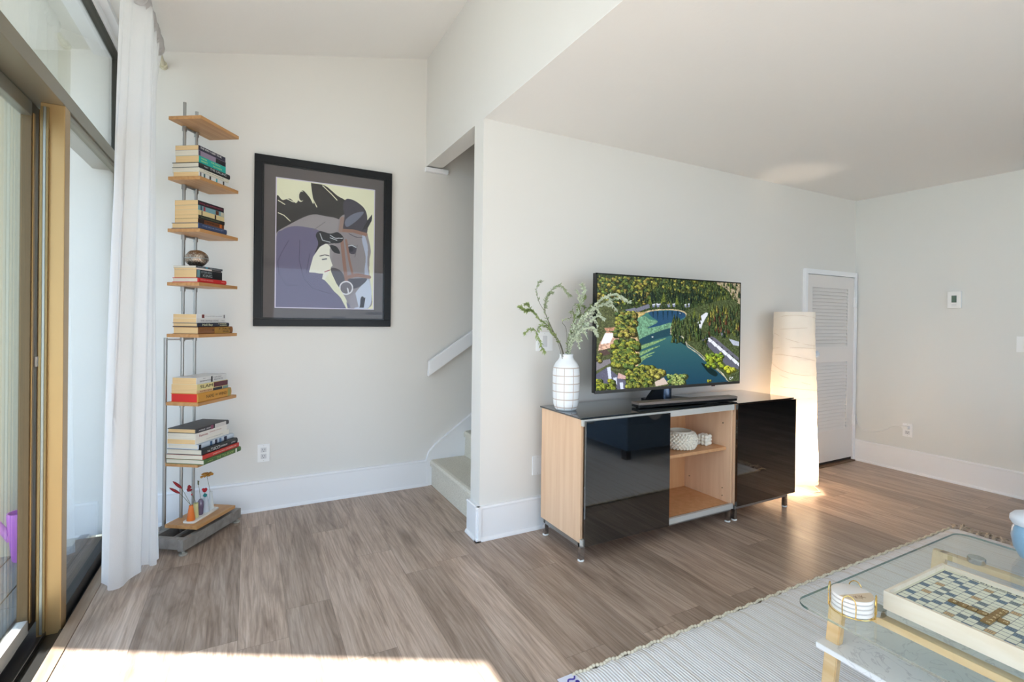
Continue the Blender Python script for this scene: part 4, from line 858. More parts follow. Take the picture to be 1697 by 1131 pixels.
bm = BM(); prism(bm, [(2.215, .772), (2.235, .80), (2.275, .835), (2.33, .87), (2.36, .88), (2.36, .772)], 2.33, 2.36, 'y', .002); obj('stand_fin', bm, STD, tv, world=True)
bm = BM(); tube(bm, [(2.375, 2.335, .77), (2.375, 2.335, .90)], .034, 20); obj('stand_neck', bm, mat('stand_steel', (88, 100, 120), .25, .9), tv, smooth=True, world=True)
# soundbar
sbz = thing('soundbar', 'slim grey soundbar lying in front of the television', 'soundbar', (2.01, 2.185, .760), R(-4.3))
bm = BM(); box(bm, 0, .78, 0, .07, .004, .020, .002); obj('bar_body', bm, TVB, sbz)
bm = BM(); box(bm, -.002, .782, -.002, .072, .020, .034, .002); obj('top_cover', bm, mat('taupe_metal', (150, 136, 128), .4, .5), sbz)
for a in (.08, .70):
    bm = BM(); box(bm, a-.02, a+.02, .01, .06, 0, .004); obj('rubber_foot', bm, TVB, sbz)

# ================================================================ VASE AND STEMS
VX, VY, VZ = 1.604, 2.345, .760
vs = thing('vase', 'tall white ceramic vase with an incised tan grid', 'vase', (VX, VY, VZ))
def vm():
    m = bpy.data.materials.new('grid_ceramic'); m.use_nodes = True; n = m.node_tree; b = n.nodes['Principled BSDF']; L = n.links.new; b.inputs['Roughness'].default_value = .45
    tc = n.nodes.new('ShaderNodeTexCoord'); s = n.nodes.new('ShaderNodeSeparateXYZ'); L(tc.outputs['Object'], s.inputs[0])
    def mt(op, a, b_=None):
        x = n.nodes.new('ShaderNodeMath'); x.operation = op
        for i, v in enumerate((a, b_)):
            if v is None: continue
            if isinstance(v, (int, float)): x.inputs[i].default_value = v
            else: L(v, x.inputs[i])
        return x.outputs[0]
    z = mt('DIVIDE', mt('SUBTRACT', s.outputs[2], .020), .0445); fz = mt('FRACT', z); dz = mt('MINIMUM', fz, mt('SUBTRACT', 1.0, fz))
    an = mt('ADD', mt('MULTIPLY', mt('ARCTAN2', s.outputs[1], s.outputs[0]), 9/(2*math.pi)), 10.30); fa = mt('FRACT', an); da = mt('MINIMUM', fa, mt('SUBTRACT', 1.0, fa))
    zok = mt('LESS_THAN', s.outputs[2], .248)
    g = mt('MULTIPLY', mt('MAXIMUM', mt('LESS_THAN', dz, .055), mt('MULTIPLY', mt('LESS_THAN', da, .035), mt('LESS_THAN', s.outputs[2], .243))), mt('MULTIPLY', zok, mt('GREATER_THAN', s.outputs[2], .008)))
    x = n.nodes.new('ShaderNodeMix'); x.data_type = 'RGBA'; L(g, x.inputs[0]); x.inputs[6].default_value = (*lin((240, 242, 244)), 1); x.inputs[7].default_value = (*lin((196, 178, 166)), 1); L(x.outputs[2], b.inputs['Base Color'])
    bp = n.nodes.new('ShaderNodeBump'); bp.inputs['Distance'].default_value = .002; bp.inputs['Strength'].default_value = .6; bp.invert = True; L(g, bp.inputs['Height']); L(bp.outputs[0], b.inputs['Normal'])
    return m
bm = BM(); lathe(bm, [(.050, 0), (.056, .002), (.064, .012), (.072, .04), (.0755, .09), (.077, .15), (.0765, .21), (.074, .243), (.062, .268), (.046, .286), (.039, .300), (.038, .312), (.041, .319), (.036, .319), (.034, .30), (.05, .25)], seg=48, cap=False)
bm.faces.ensure_lookup_table(); obj('vase_body', bm, vm(), vs, smooth=True)
bm = BM(); lathe(bm, [(.049, 0), (.049, .0015)], seg=32); obj('vase_foot', bm, mat('foot_navy', (40, 46, 66), .5), vs)
STM = mat('twig', (104, 98, 84), .8); LF = [mat('leaf_sage', (158, 168, 134), .7), mat('leaf_green', (150, 166, 104), .7), mat('leaf_silver', (208, 216, 190), .7)]
def pz(x, y, Y):      # a point seen at photo position x,y and standing at depth Y
    d = fw+(x-848.5)/F_PX*r2-(y-CY)/F_PX*u2; return Vector((0, 0, H))+d*(Y/d.y)
def stem(label, px, leaves, lm, side=(), seed=0, r=.0016, ll=.022):
    rnd = random.Random(seed); p0 = Vector((VX, VY, VZ+.20)); t = thing('leafy_stem', label, 'faux stem', p0)
    q = [Vector((VX+(px[0][0]-935)*.0012, VY, VZ+.24)), ]+[pz(x, y, Y) for x, y, Y in px]
    q = [p0+Vector((0, 0, 0))]+q; pts = spline(q, 8); bm = BM(); n = len(pts); tube(bm, pts, [r*(1.25-.9*i/n) for i in range(n)], 6)
    tw = []
    for i0, dx, dz, dy in side:
        b = pts[int(n*i0)]; e = b+Vector((dx, dy, dz)); mid = (b+e)/2+Vector((0, 0, .02)); s_ = spline([b, mid, e], 6); tube(bm, s_, r*.6, 5); tw.append(s_)
    bmesh.ops.translate(bm, verts=bm.verts, vec=-p0); obj('twig', bm, STM, t, smooth=True)
    bm = BM()
    def leaf(b, d, L_, w_):
        d = d.normalized(); s_ = d.cross(Vector((rnd.uniform(-1, 1), rnd.uniform(-1, 1), rnd.uniform(-1, 1)))).normalized()*w_; nrm = d.cross(s_).normalized()*w_*.3
        mid = b+d*L_*.45-Vector((0, 0, .001)); vv = [bm.verts.new(v-p0) for v in (b, mid+s_, b+d*L_+Vector((0, 0, -L_*.15)), mid-s_, mid+nrm)]
        bm.faces.new((vv[0], vv[1], vv[4])); bm.faces.new((vv[1], vv[2], vv[4])); bm.faces.new((vv[2], vv[3], vv[4])); bm.faces.new((vv[3], vv[0], vv[4]))
    for a, b_, k in leaves:
        for _ in range(int(k*2.6)):
            i = int(n*rnd.uniform(a, b_)); i = min(max(i, 1), n-2); d = (pts[i+1]-pts[i-1]).normalized()+Vector((rnd.uniform(-1, 1), rnd.uniform(-1, 1), rnd.uniform(-.6, .7)))*.9
            leaf(pts[i], d, ll*rnd.uniform(.5, 1.3), .0036*rnd.uniform(.7, 1.4))
    for s_ in tw:
        for _ in range(64):
            i = rnd.randrange(1, len(s_)-1); d = (s_[i+1]-s_[i-1]).normalized()+Vector((rnd.uniform(-1, 1), rnd.uniform(-1, 1), rnd.uniform(-1, 1)))*.8; leaf(s_[i], d, ll*rnd.uniform(.5, 1.1), .0028)
    if bm.verts: obj('leaves', bm, lm, t)
    else: bm.free()
stem('bare twig with a tiny curled tip rising highest at the left of the vase', [(930, 575, 2.36), (915, 545, 2.37), (903, 518, 2.38), (893, 500, 2.38), (889, 483, 2.38), (892, 470, 2.38), (899, 467, 2.38)], [(.6, .98, 14)], LF[0], seed=1)
stem('twig looping over in an arch to the right above the left stems', [(931, 575, 2.33), (914, 545, 2.31), (903, 515, 2.30), (906, 492, 2.30), (920, 476, 2.30), (932, 475, 2.30), (941, 487, 2.30), (946, 490, 2.30)], [(.35, .95, 60)], LF[0], seed=2, side=((.45, .03, .10, 0), (.5, .05, .06, 0)))
stem('leafy stem reaching furthest left with a drooping green tip', [(928, 572, 2.31), (912, 545, 2.29), (893, 528, 2.28), (880, 514, 2.28), (870, 514, 2.28), (862, 509, 2.28)], [(.3, 1, 110)], LF[1], seed=3, side=((.6, -.06, .02, 0), (.7, -.05, .03, 0)))
stem('short green stem hanging low on the left of the vase neck', [(925, 570, 2.30), (912, 548, 2.27), (898, 540, 2.26), (890, 552, 2.26), (896, 570, 2.26), (902, 583, 2.26)], [(.35, 1, 60)], LF[1], seed=4, side=((.7, -.08, -.01, 0),))
stem('feathery pale green stem leaning right towards the television', [(943, 575, 2.33), (952, 550, 2.31), (966, 525, 2.29), (985, 512, 2.27), (1005, 502, 2.25), (1025, 494, 2.24), (1044, 501, 2.24)], [(.25, 1, 220)], LF[2], seed=5, side=((.5, .10, .05, -.02), (.6, .12, .02, -.02), (.7, .10, -.03, -.02), (.4, .12, -.02, 0)), ll=.018)
stem('upright stem with wispy pale heads in the middle of the vase', [(942, 572, 2.35), (951, 540, 2.35), (960, 510, 2.36), (966, 492, 2.36), (968, 480, 2.36), (965, 472, 2.36)], [(.25, 1, 150)], LF[2], seed=6, side=((.5, .04, .08, 0), (.6, -.03, .08, 0)))
stem('thin bare twig kinked between the two leafy bunches', [(940, 572, 2.34), (938, 545, 2.33), (932, 535, 2.33), (936, 530, 2.33), (946, 526, 2.33), (950, 508, 2.33), (960, 505, 2.33)], [(.5, 1, 12)], LF[0], seed=7)
stem('low spray of silver green leaves spreading right just above the vase', [(945, 576, 2.32), (953, 560, 2.28), (968, 545, 2.26), (984, 545, 2.24), (990, 556, 2.24)], [(.2, 1, 190)], LF[2], seed=8, side=((.5, .06, .03, 0), (.5, .03, -.06, 0), (.6, .05, -.04, 0), (.4, .02, .10, 0)), ll=.018)
stem('bushy light green stem filling the centre right of the bunch', [(944, 574, 2.35), (955, 545, 2.35), (968, 522, 2.35), (982, 505, 2.34), (990, 498, 2.33)], [(.2, 1, 200)], LF[1], seed=9, side=((.5, .05, .03, 0), (.6, -.02, .08, 0), (.4, .06, .0, 0)), ll=.02)

stem('pale stem arching over the left edge of the television', [(945, 574, 2.33), (958, 545, 2.30), (975, 520, 2.27), (996, 497, 2.24), (1018, 488, 2.23), (1036, 496, 2.22)], [(.3, 1, 200)], LF[2], seed=10, side=((.4, .05, .07, -.01), (.5, .08, .05, -.01), (.6, .06, -.03, -.01), (.75, .05, -.04, -.01), (.3, .08, .02, 0)), ll=.018)
stem('soft green stem standing just right of the vase centre', [(941, 572, 2.36), (948, 545, 2.37), (956, 520, 2.38), (962, 503, 2.38), (970, 492, 2.38)], [(.25, 1, 170)], LF[1], seed=11, side=((.4, .05, .05, 0), (.5, .06, .08, 0), (.6, -.03, .04, 0), (.7, .05, .02, 0)), ll=.02)
stem('dense pale spray filling the gap before the television edge', [(944, 574, 2.31), (958, 552, 2.29), (975, 536, 2.27), (990, 524, 2.26), (1000, 528, 2.25)], [(.2, 1, 200)], LF[2], seed=12, side=((.4, .05, .06, 0), (.5, .08, .04, 0), (.6, .06, .07, 0), (.7, .05, -.03, 0), (.5, .02, -.05, 0)), ll=.018)
# bowl and bubble candle in the open bay
BX, BY, BZ = 2.425, 2.26, .471
bw = thing('candle_bowl', 'cream hobnail candle bowl partly behind the black door', 'candle holder', (BX, BY, BZ))
CRM = mat('cream_ceramic', (236, 228, 212), .5)
prof = [(.060, 0), (.082, .006), (.096, .03), (.100, .055), (.092, .085), (.078, .105), (.070, .112), (.066, .112), (.070, .10), (.07, .085)]
bm = BM(); lathe(bm, prof, seg=40, cap=False)
for j in range(8):
    z = .012+.0118*j; rr = np.interp(z, [0, .006, .03, .055, .085, .105], [.06, .082, .096, .1, .092, .078]); k = 27
    for i in range(k):
        a = 2*math.pi*(i+.5*(j % 2))/k; ball(bm, Vector((rr*math.cos(a), rr*math.sin(a), z)), .0098, u=8, v=6)
obj('bowl_body', bm, CRM, bw, smooth=True)
bm = BM(); lathe(bm, [(.001, .082), (.069, .082)], seg=32, cap=False); obj('wax', bm, mat('wax', (240, 234, 220), .6), bw)
bc = thing('bubble_candle', 'small white cube candle made of round bubbles beside the bowl', 'candle', (2.628, 2.245, BZ), R(14))
bm = BM()
for i in range(3):
    for j in range(3):
        for k in range(3): ball(bm, Vector(((i-1)*.0235, (j-1)*.0235, .0135+k*.0215)), .0138, u=14, v=10)
obj('wax_body', bm, MATS['wax'], bc, smooth=True)
bm = BM(); tube(bm, [(0, 0, .07), (.001, 0, .078)], .0008, 5); obj('wick', bm, WHITE, bc)

# ================================================================ PAPER FLOOR LAMP
LX, LY = 3.722, 2.345
lp = thing('floor_lamp', 'tall cream crinkled paper column lamp glowing at the right of the cabinets', 'floor lamp', (LX, LY, 0))
bm = BM(); rows = []; NZ_, NA = 90, 72
for j in range(NZ_+1):
    f = j/NZ_; z = .062+1.295*f; r0 = .170-.038*f+.002*math.sin(f*14)
    row = []
    for i in range(NA):
        a = 2*math.pi*i/NA; sqr = 1/((abs(math.cos(a+.5))**3+abs(math.sin(a+.5))**3)**(1/3))
        d = .0020*abs(math.sin(a*1+f*38))+.0018*abs(math.sin(-a*1.5+f*47+1))+.0006*math.sin(a*7+f*21)
        row.append(bm.verts.new((r0*sqr*math.cos(a)*.93+d*math.cos(a), r0*sqr*math.sin(a)*.93+d*math.sin(a), z)))
    rows.append(row)
for a, b_ in zip(rows, rows[1:]):
    for i in range(NA): bm.faces.new((a[i], a[(i+1) % NA], b_[(i+1) % NA], b_[i]))
obj('lamp_shade', bm, PAPER, lp, smooth='all')
CRS = mat('crease_paper', (214, 196, 174), .8); bm = BM(); rnd = random.Random(21)
for k in range(17):
    z0 = .10+1.2*k/16; ph = rnd.uniform(0, 6.28); am = rnd.choice((.012, .03, .045))
    pts = []
    for i in range(61):
        a = 2*math.pi*i/60; z = min(1.35, max(.066, z0+am*math.sin(a+ph))); f = (z-.062)/1.295; r0 = .170-.038*f+.002*math.sin(f*14); sqr = 1/((abs(math.cos(a+.5))**3+abs(math.sin(a+.5))**3)**(1/3))
        rr = r0*sqr*.93+.0024; pts.append((rr*math.cos(a), rr*math.sin(a), z))
    tube(bm, pts, .0011, 4, cap=False)
obj('shade_seams', bm, CRS, lp)
WIRE = mat('white_wire', (230, 228, 222), .4)
for k, a in enumerate((R(-62), R(58), R(178))):
    c_, s_ = math.cos(a), math.sin(a); bm = BM()
    tube(bm, [(.02*c_, .02*s_, .20), (.055*c_, .055*s_, .12), (.185*c_, .185*s_, .004), (.190*c_, .190*s_, .003), (.15*c_-.05*s_*(1 if k == 0 else -1)*-1, .15*s_+.05*c_*-1, .003)], .003, 8); obj('wire_leg', bm, WIRE, lp, smooth=True)
bm = BM(); tube(bm, [(0, 0, .12), (0, 0, .22)], .02, 16); obj('socket', bm, WHITEP, lp, smooth=True)
bm = BM(); ball(bm, Vector((0, 0, .26)), .032, (1, 1, 1.2), 20, 14); bl = obj('bulb', bm, mat('bulb_glow', (255, 236, 200), .5, emit=((255, 214, 160), 10)), lp, smooth=True)
bm = BM(); lathe(bm, [(.108, 1.34), (.112, 1.34), (.112, 1.344), (.108, 1.344)], seg=40, cap=False)
for a in (0, R(120), R(240)): tube(bm, [(0, 0, 1.342), (.13*math.cos(a), .13*math.sin(a), 1.342)], .0016, 6)
tube(bm, [(0, 0, 1.34), (0, 0, .22)], .002, 6); obj('top_ring', bm, WIRE, lp)
LL = bpy.data.lights.new('lamp_bulb', 'POINT'); LL.energy = 17; LL.color = (1, .83, .64); LL.shadow_soft_size = .03
lo = bpy.data.objects.new('lamp_bulb', LL); C.objects.link(lo); lo.location = (LX, LY, .32)

# ================================================================ RUG
def rug_mat():
    m = bpy.data.materials.new('rug_cotton'); m.use_nodes = True; n = m.node_tree; b = n.nodes['Principled BSDF']; L = n.links.new; b.inputs['Roughness'].default_value = 1; b.inputs['Specular IOR Level'].default_value = 0
    tc = n.nodes.new('ShaderNodeTexCoord'); mp = n.nodes.new('ShaderNodeMapping'); mp.inputs['Scale'].default_value = (55, 1.2, 1); L(tc.outputs['Object'], mp.inputs[0])
    nz = n.nodes.new('ShaderNodeTexNoise'); nz.inputs['Scale'].default_value = 1; nz.inputs['Detail'].default_value = 5; L(mp.outputs[0], nz.inputs[0])
    rp = n.nodes.new('ShaderNodeValToRGB'); e = rp.color_ramp.elements; e[0].position = .3; e[0].color = (*lin((232, 222, 214)), 1); e[1].position = .50; e[1].color = (*lin((250, 247, 248)), 1)
    L(nz.outputs[0], rp.inputs[0])
    wv = n.nodes.new('ShaderNodeTexWave'); wv.bands_direction = 'X'; wv.inputs['Scale'].default_value = 26; wv.inputs['Distortion'].default_value = .6; wv.inputs['Detail'].default_value = 2; L(tc.outputs['Object'], wv.inputs[0])
    mx = n.nodes.new('ShaderNodeMix'); mx.data_type = 'RGBA'; mx.blend_type = 'MULTIPLY'; mx.inputs[0].default_value = .16; L(rp.outputs[0], mx.inputs[6]); L(wv.outputs[0], mx.inputs[7]); L(mx.outputs[2], b.inputs['Base Color'])
    bp = n.nodes.new('ShaderNodeBump'); bp.inputs['Strength'].default_value = .7; bp.inputs['Distance'].default_value = .003; L(wv.outputs[0], bp.inputs['Height']); L(bp.outputs[0], b.inputs['Normal'])
    return m
RUGM = rug_mat()
rg_ = thing('rug', 'large off-white ribbed cotton rug with looped edge and end fringe', 'rug', (2.4, .3, 0))
def ry(x): return 1.440-.012*max(0, (x-2.2))
bm = BM(); nx = 150; tops = []; rows = []
for j, yy in enumerate((1, .985, .5, 0)):
    row = []
    for i in range(nx+1):
        x = 1.035+(3.87-1.035)*i/nx; y1 = ry(x)+.006*math.sin(i*.9)+.003*math.sin(i*2.3); y = -1.0+(y1+1.0)*yy
        row.append(bm.verts.new((x, y, .010 if j else .002)))
    rows.append(row)
for a, b_ in zip(rows, rows[1:]):
    for i in range(nx): bm.faces.new((a[i], a[i+1], b_[i+1], b_[i]))
e0 = [bm.verts.new((v.co.x, v.co.y, 0)) for v in (rows[0][0], rows[-1][0], rows[-1][-1], rows[0][-1])]
bm.faces.new(e0); bm.faces.new((rows[0][0], e0[0], e0[1], rows[-1][0], rows[2][0], rows[1][0])); bm.faces.new((rows[0][-1], rows[1][-1], rows[2][-1], rows[-1][-1], e0[2], e0[3]))
obj('rug_weave', bm, RUGM, rg_, world=True)
bm = BM()
for i in range(190):
    x = 1.035+2.835*i/190; y = ry(x)+.004*math.sin(i*1.3); ball(bm, Vector((x, y, .006)), .0085, (1.0, .8, .75), 7, 5)
obj('looped_edge', bm, mat('rug_edge', (222, 212, 190), 1, spec=0), rg_, smooth=True, world=True)
bm = BM(); box(bm, .968, 1.04, 1.36, 1.447, .003, .006); rl = obj('care_label', bm, mat('label_white', (232, 232, 244), .7), rg_, world=True)
bm = BM(); tube(bm, spline([(.985, 1.40, .0065), (1.0, 1.425, .0065), (1.02, 1.42, .0065), (1.03, 1.43, .0065)], 5), .003, 6); ball(bm, Vector((1.025, 1.405, .0065)), .008, (1, 1, .15)); obj('label_print', bm, mat('violet_ink', (70, 56, 150), .6), rl, world=True)
TAS = mat('fringe_cotton', (196, 178, 158), 1, spec=0)
rnd = random.Random(9); proto = []
for k in range(4):
    bm = BM(); ball(bm, Vector((.012, 0, .007)), .0085, (1, .9, .8), 8, 6)
    for q_ in range(5):
        a = rnd.uniform(-.5, .5); tube(bm, spline([(-.004, 0, .006), (.014, 0, .008), (.035, a*.02, .010+rnd.uniform(0, .012)), (.055, a*.05, .004+rnd.uniform(0, .01))], 3), [.0022]*9+[.001], 5)
    me = bpy.data.meshes.new('fringe_tassel'); bm.to_mesh(me); bm.free(); me.materials.append(TAS); proto.append(me)
for i in range(62):
    y = ry(3.87)-.014-.038*i
    if y < -1.0: break
    o = bpy.data.objects.new('fringe_tassel', proto[i % 4]); C.objects.link(o); o.parent = rg_; o.location = (3.87-2.4, y-.3, 0); o.rotation_euler = (0, 0, rnd.uniform(-.35, .35)); o.scale = (1.15, 1.5, rnd.uniform(1.2, 1.9))

# ================================================================ COFFEE TABLE
GZ = .437
tb = thing('coffee_table', 'glass topped coffee table with pale wood frame and marble lower shelf', 'coffee table', (2.0, .55, 0))
def rrect(x0, x1, y0, y1, r, n=6):
    out = []
    for cx, cy, a0 in ((x1-r, y1-r, 0), (x0+r, y1-r, 90), (x0+r, y0+r, 180), (x1-r, y0+r, 270)):
        for k in range(n+1): a = R(a0+90*k/n); out.append((cx+r*math.cos(a), cy+r*math.sin(a)))
    return out
bm = BM(); prism(bm, rrect(1.452, 2.530, .20, .905, .045), GZ-.008, GZ, 'z', .0015); obj('glass_top', bm, TGLASS, tb, world=True)
bm = BM(); pr_ = rrect(1.4518, 2.5302, .1998, .9052, .045); n = len(pr_)
for i in range(n):
    a, b_ = pr_[i], pr_[(i+1) % n]; bm.faces.new([bm.verts.new(v) for v in ((*a, GZ-.0075), (*b_, GZ-.0075), (*b_, GZ-.0005), (*a, GZ-.0005))])
obj('glass_edge', bm, glassy('glass_edge', (120, 160, 160), 1.5, gain=3), tb, world=True)
ZF = .409
for X in (1.655, 2.335):
    bm = BM(); box(bm, X-.017, X+.017, .22, .885, ZF-.021, ZF, .003); obj('upper_rail', bm, WOODL, tb, world=True)
    for y, dy in ((.885, .032), (.24, -.032)):
        bm = BM(); q_ = [(y-.020, ZF), (y+.020, ZF), (y+.020+dy, 0), (y-.020+dy, 0)]; prism(bm, q_, X-.014, X+.014, 'x', .003); obj('leg', bm, WOODL, tb, world=True)
    for y in (.78, .38):
        bm = BM(); lathe(bm, [(.024, ZF), (.026, ZF+.003), (.026, GZ-.010), (.024, GZ-.008)], X, y, 24); obj('glass_spacer', bm, CHROME, tb, smooth=True, world=True)
for y in (.90, .22):
    bm = BM(); box(bm, 1.67, 2.32, y-.012, y+.012, .215, .240, .002); obj('shelf_rail', bm, WOODL, tb, world=True)
MARB = mat('marble', (226, 224, 222), .15, noise=((5, 5, 5), (232, 231, 230)))
bm = BM(); prism(bm, rrect(1.600, 2.40, .20, .925, .006, 3), .241, .258, 'z', .0015)
mb = bpy.data.materials.new('marble_top'); mb.use_nodes = True; n_ = mb.node_tree; b_ = n_.nodes['Principled BSDF']; b_.inputs['Roughness'].default_value = .12
tc_ = n_.nodes.new('ShaderNodeTexCoord'); nz_ = n_.nodes.new('ShaderNodeTexNoise'); nz_.inputs['Scale'].default_value = 9; nz_.inputs['Detail'].default_value = 8; nz_.inputs['Distortion'].default_value = 1.6
rp_ = n_.nodes.new('ShaderNodeValToRGB'); e = rp_.color_ramp.elements; e[0].position = .48; e[0].color = (*lin((232, 231, 230)), 1); e[1].position = .52; e[1].color = (*lin((232, 231, 230)), 1); x_ = rp_.color_ramp.elements.new(.50); x_.color = (*lin((206, 204, 206)), 1)
n_.links.new(tc_.outputs['Object'], nz_.inputs[0]); n_.links.new(nz_.outputs[0], rp_.inputs[0]); n_.links.new(rp_.outputs[0], b_.inputs['Base Color'])
obj('marble_shelf', bm, mb, tb, world=True)
# word game tray
gt = thing('word_game_board', 'square word-game board set in a pale wood tray on the glass table', 'board game', (1.83, .57, GZ))
gx0, gx1, gy1, gy0, gz = 1.648, 2.012, .758, .380, .490
bm = BM(); tk = .009
box(bm, gx0, gx0+tk, gy0, gy1, GZ, gz, .001); box(bm, gx1-tk, gx1, gy0, gy1, GZ, gz, .001); box(bm, gx0+tk, gx1-tk, gy1-tk, gy1, GZ, gz, .001); box(bm, gx0+tk, gx1-tk, gy0, gy0+tk, GZ, gz, .001)
obj('tray_rim', bm, TRAYW, gt, world=True)
pb(gt, 'board_base', mat('board_cream', (222, 222, 200), .5), gx0+tk, gx1-tk, gy0+tk, gy1-tk, GZ+.002, gz-.012, bev=0)
bx0, by1 = gx0+tk+.008, gy1-tk-.010; cs = .0212; zb = gz-.012

cv = Canvas(300, 300, ((0, 0), (15, 0), (15, 15), (0, 15)), (92, 100, 108))
CC = {'c': (222, 224, 204), 'b': (112, 132, 146), 't': (196, 168, 124), 'g': (124, 136, 138)}
for i in range(15):
    for j in range(15):
        a, b_ = sorted((min(i, 14-i), min(j, 14-j))); k = 'c'
        if (a, b_) in ((0, 0), (0, 7), (3, 7), (0, 3)) or (a == b_ and a in (1, 2, 3, 4)): k = 'b'
        elif (a, b_) in ((1, 5), (5, 5)): k = 't'
        elif (a, b_) in ((2, 6), (6, 6)): k = 'g'
        cv.poly([(i+.05, j+.04), (i+.95, j+.04), (i+.95, j+.96), (i+.05, j+.96)], CC[k])
        if k != 'c':
            for q_ in (.3, .5, .7): cv.line([(i+.25, j+q_), (i+.75, j+q_)], .05, (70, 76, 84))
cv.build('playing_grid', vcol_mat('board_ink', 0, .5), gt, (bx0-1.83, by1-.57, zb+.0012-GZ), (15*cs, 0, 0), (0, -15*cs, 0))
bm = BM(); box(bm, bx0-.002, bx0+15*cs+.002, by1-15*cs-.002, by1+.002, zb, zb+.0010); LN_ = mat('grid_line', (88, 96, 104), .6); obj('grid_panel', bm, LN_, gt, world=True)
text('board_lettering', 'A DELUXE EDITION', .010, LN_, gt, (gx1-tk-.010-1.83, .70-.57, zb+.0008-GZ), (0, 0, R(-90)), wid=.22)
TILE = mat('tile_wood', (140, 112, 66), .45); TL = mat('tile_letter', (222, 206, 160), .5)
def tile(i, j, ch, lab):
    o = thing('letter_tile', lab, 'letter tile', (bx0+(i+.5)*cs, by1-(j+.5)*cs, zb+.0014), 0, 'wooden letter tiles on the board')
    bm = BM(); box(bm, -.0098, .0098, -.0098, .0098, 0, .0045, .0008); obj('tile_body', bm, TILE, o)
    text('letter', ch, .013, TL, o, (-.004, 0, .0046), (0, 0, R(-90)))
for k, ch in enumerate('GARDEN'): tile(3+k, 8, ch, 'brown wooden letter tile in the longer row that runs across the board')
for j, ch in ((4, 'B'), (5, 'L'), (6, 'O'), (7, 'O'), (9, 'M')): tile(5, j, ch, 'brown wooden letter tile in the row crossing the longer word')
# coasters in a gold wire holder
CX, CY_ = 1.556, .795
ch_ = thing('coaster_holder', 'gold wire holder standing at the glass table corner', 'coaster holder', (CX, CY_, GZ))
bm = BM()
for k in range(4):
    a = R(20+90*k); c_, s_ = math.cos(a), math.sin(a); r0 = .056; t_ = Vector((-s_, c_, 0)); b0 = Vector((c_*r0, s_*r0, .002))
    tube(bm, spline([b0-t_*.016, b0-t_*.016+Vector((0, 0, .04)), b0-t_*.010+Vector((0, 0, .056)), b0+Vector((0, 0, .061)), b0+t_*.010+Vector((0, 0, .056)), b0+t_*.016+Vector((0, 0, .04)), b0+t_*.016], 5), .0014, 7)
tube(bm, [(.056*math.cos(R(a)), .056*math.sin(R(a)), .002) for a in range(0, 361, 15)], .0014, 7, cap=False); tube(bm, [(-.056, 0, .0015), (.056, 0, .0015)], .0014, 6); tube(bm, [(0, -.056, .0015), (0, .056, .0015)], .0014, 6)
obj('wire_frame', bm, GOLD, ch_, smooth=True)
MC = mat('coaster_marble', (236, 232, 228), .25); SAND = mat('coaster_sand', (216, 196, 168), .6)
names = ['bottom', 'second from bottom', 'third from bottom', 'top']
for k in range(4):
    t = thing('coaster', 'round white and tan coaster, %s of the four in the gold holder' % names[k], 'coaster', (CX, CY_, GZ+.004+.0125*k), R(-20), 'coasters in the gold holder')
    bm = BM(); lathe(bm, [(.050, 0), (.052, .001), (.052, .009), (.050, .010)], seg=40); obj('coaster_disc', bm, MC, t, smooth=True)
    if k == 3:
        bm = BM(); pts = [(.0515*math.cos(R(a)), .0515*math.sin(R(a))) for a in range(190, 351, 8)]; prism(bm, pts, .0099, .0105); obj('tan_half', bm, SAND, t)
        text('monogram', 'K|K', .020, mat('ink_brown', (140, 104, 76), .6), t, (-.016, -.026, .0106), (0, 0, 0))
# jar at the right picture edge, standing on the glass
jr = thing('jar', 'pale blue jar with white rolled top, cut by the right picture edge', 'jar', (2.478, .668, GZ))
bm = BM(); lathe(bm, [(.034, 0), (.040, .003), (.056, .035), (.063, .075), (.060, .105), (.050, .122), (.046, .122)], seg=40); obj('jar_body', bm, mat('pale_blue_glaze', (150, 188, 216), .3, coat=.4), jr, smooth=True)
bm = BM(); lathe(bm, [(.048, .118), (.060, .120), (.067, .132), (.066, .146), (.056, .158), (.035, .166), (.012, .168)], seg=40); obj('rolled_top', bm, mat('white_glaze', (232, 235, 242), .4), jr, smooth=True)
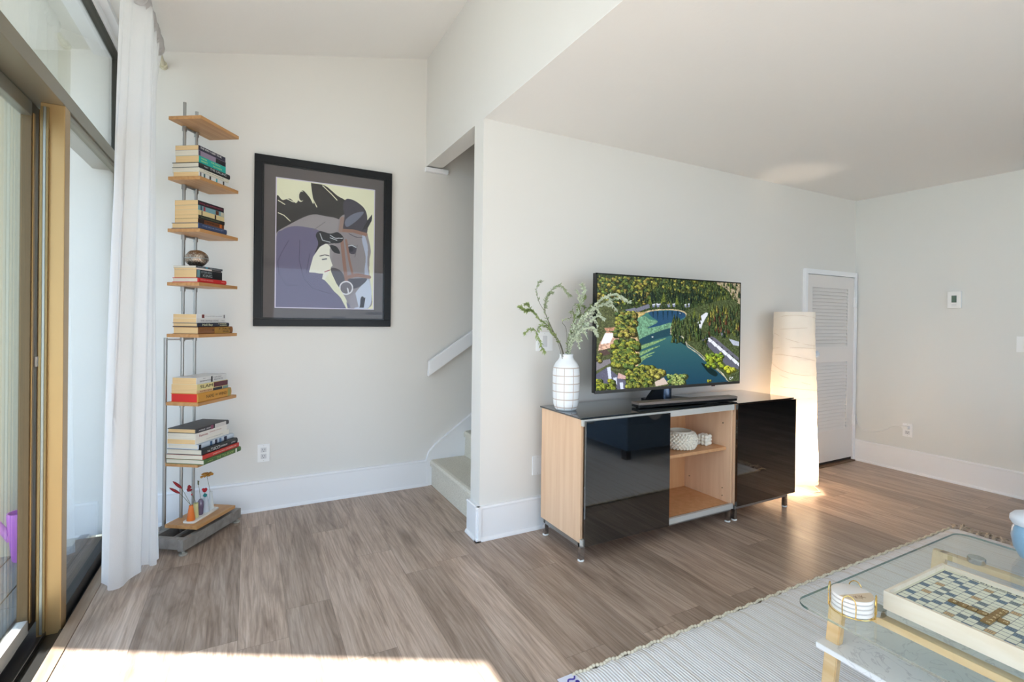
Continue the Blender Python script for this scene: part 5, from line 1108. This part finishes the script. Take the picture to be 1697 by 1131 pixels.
# sofa (seen mirrored in the black door)
sf = thing('sofa', 'slate blue fabric sofa mirrored in the black cabinet door', 'sofa', (3.5, -.3, 0))
SLT = mat('slate_fabric', (92, 112, 134), .95, spec=.1, bump=(200, .4))
for nm, b_ in (('sofa_base', (2.99, 3.95, -1.6, .76, .10, .34)), ('armrest', (2.99, 3.95, .50, .76, .33, .60)), ('armrest', (2.99, 3.95, -1.6, -1.34, .33, .60)), ('backrest', (3.70, 3.98, -1.36, .52, .33, .80)), ('seat_cushion', (2.98, 3.72, -.40, .49, .34, .48)), ('seat_cushion', (2.98, 3.72, -1.33, -.42, .34, .48))):
    bm = BM(); box(bm, *b_, .03); obj(nm, bm, SLT, sf, smooth=True, world=True)
for x in (3.05, 3.88):
    for y in (.68, -1.52):
        bm = BM(); box(bm, x-.03, x+.03, y-.03, y+.03, .010, .10); obj('leg', bm, mat('dark_wood', (40, 30, 26), .5), sf, world=True)
tw = thing('throw_blanket', 'pale grey throw draped over the sofa arm, seen only in reflection', 'blanket', (3.3, .72, .605))
bm = BM(); rows = []
for j, (y, z) in enumerate(((.30, .60), (.50, .612), (.74, .612), (.785, .585), (.79, .50), (.79, .42))):
    rows.append([bm.verts.new((3.05+.04*i+(j*.012), y+.004*math.sin(i), z+(.02*math.sin(i*1.1) if j == 5 else .002*math.sin(i*2)) - (.05*(i % 7)/7 if j == 5 else 0))) for i in range(14)])
for a, b_ in zip(rows, rows[1:]):
    for i in range(13): bm.faces.new((a[i], a[i+1], b_[i+1], b_[i]))
o = obj('throw_cloth', bm, mat('grey_throw', (188, 190, 196), 1, spec=0), tw, smooth='all', world=True)
# purple watering can on the deck
wc = thing('watering_can', 'purple plastic watering can outside behind the sliding door glass', 'watering can', (-1.07, 3.56, -.05))
PUR = mat('purple_plastic', (196, 112, 206), .35)
bm = BM(); lathe(bm, [(.030, 0), (.036, .01), (.058, .24), (.056, .26), (.05, .26), (.05, .24)], seg=28); obj('can_body', bm, PUR, wc, smooth=True)
bm = BM(); tube(bm, [(-.035, -.01, .12), (-.10, -.03, .25), (-.16, -.04, .33)], [.020, .014, .012], 14); obj('spout', bm, PUR, wc, smooth=True)
bm = BM(); tube(bm, spline([(.05, 0, .22), (.09, 0, .26), (.10, 0, .16), (.045, 0, .10)], 8), .008, 10); obj('can_handle', bm, PUR, wc, smooth=True)
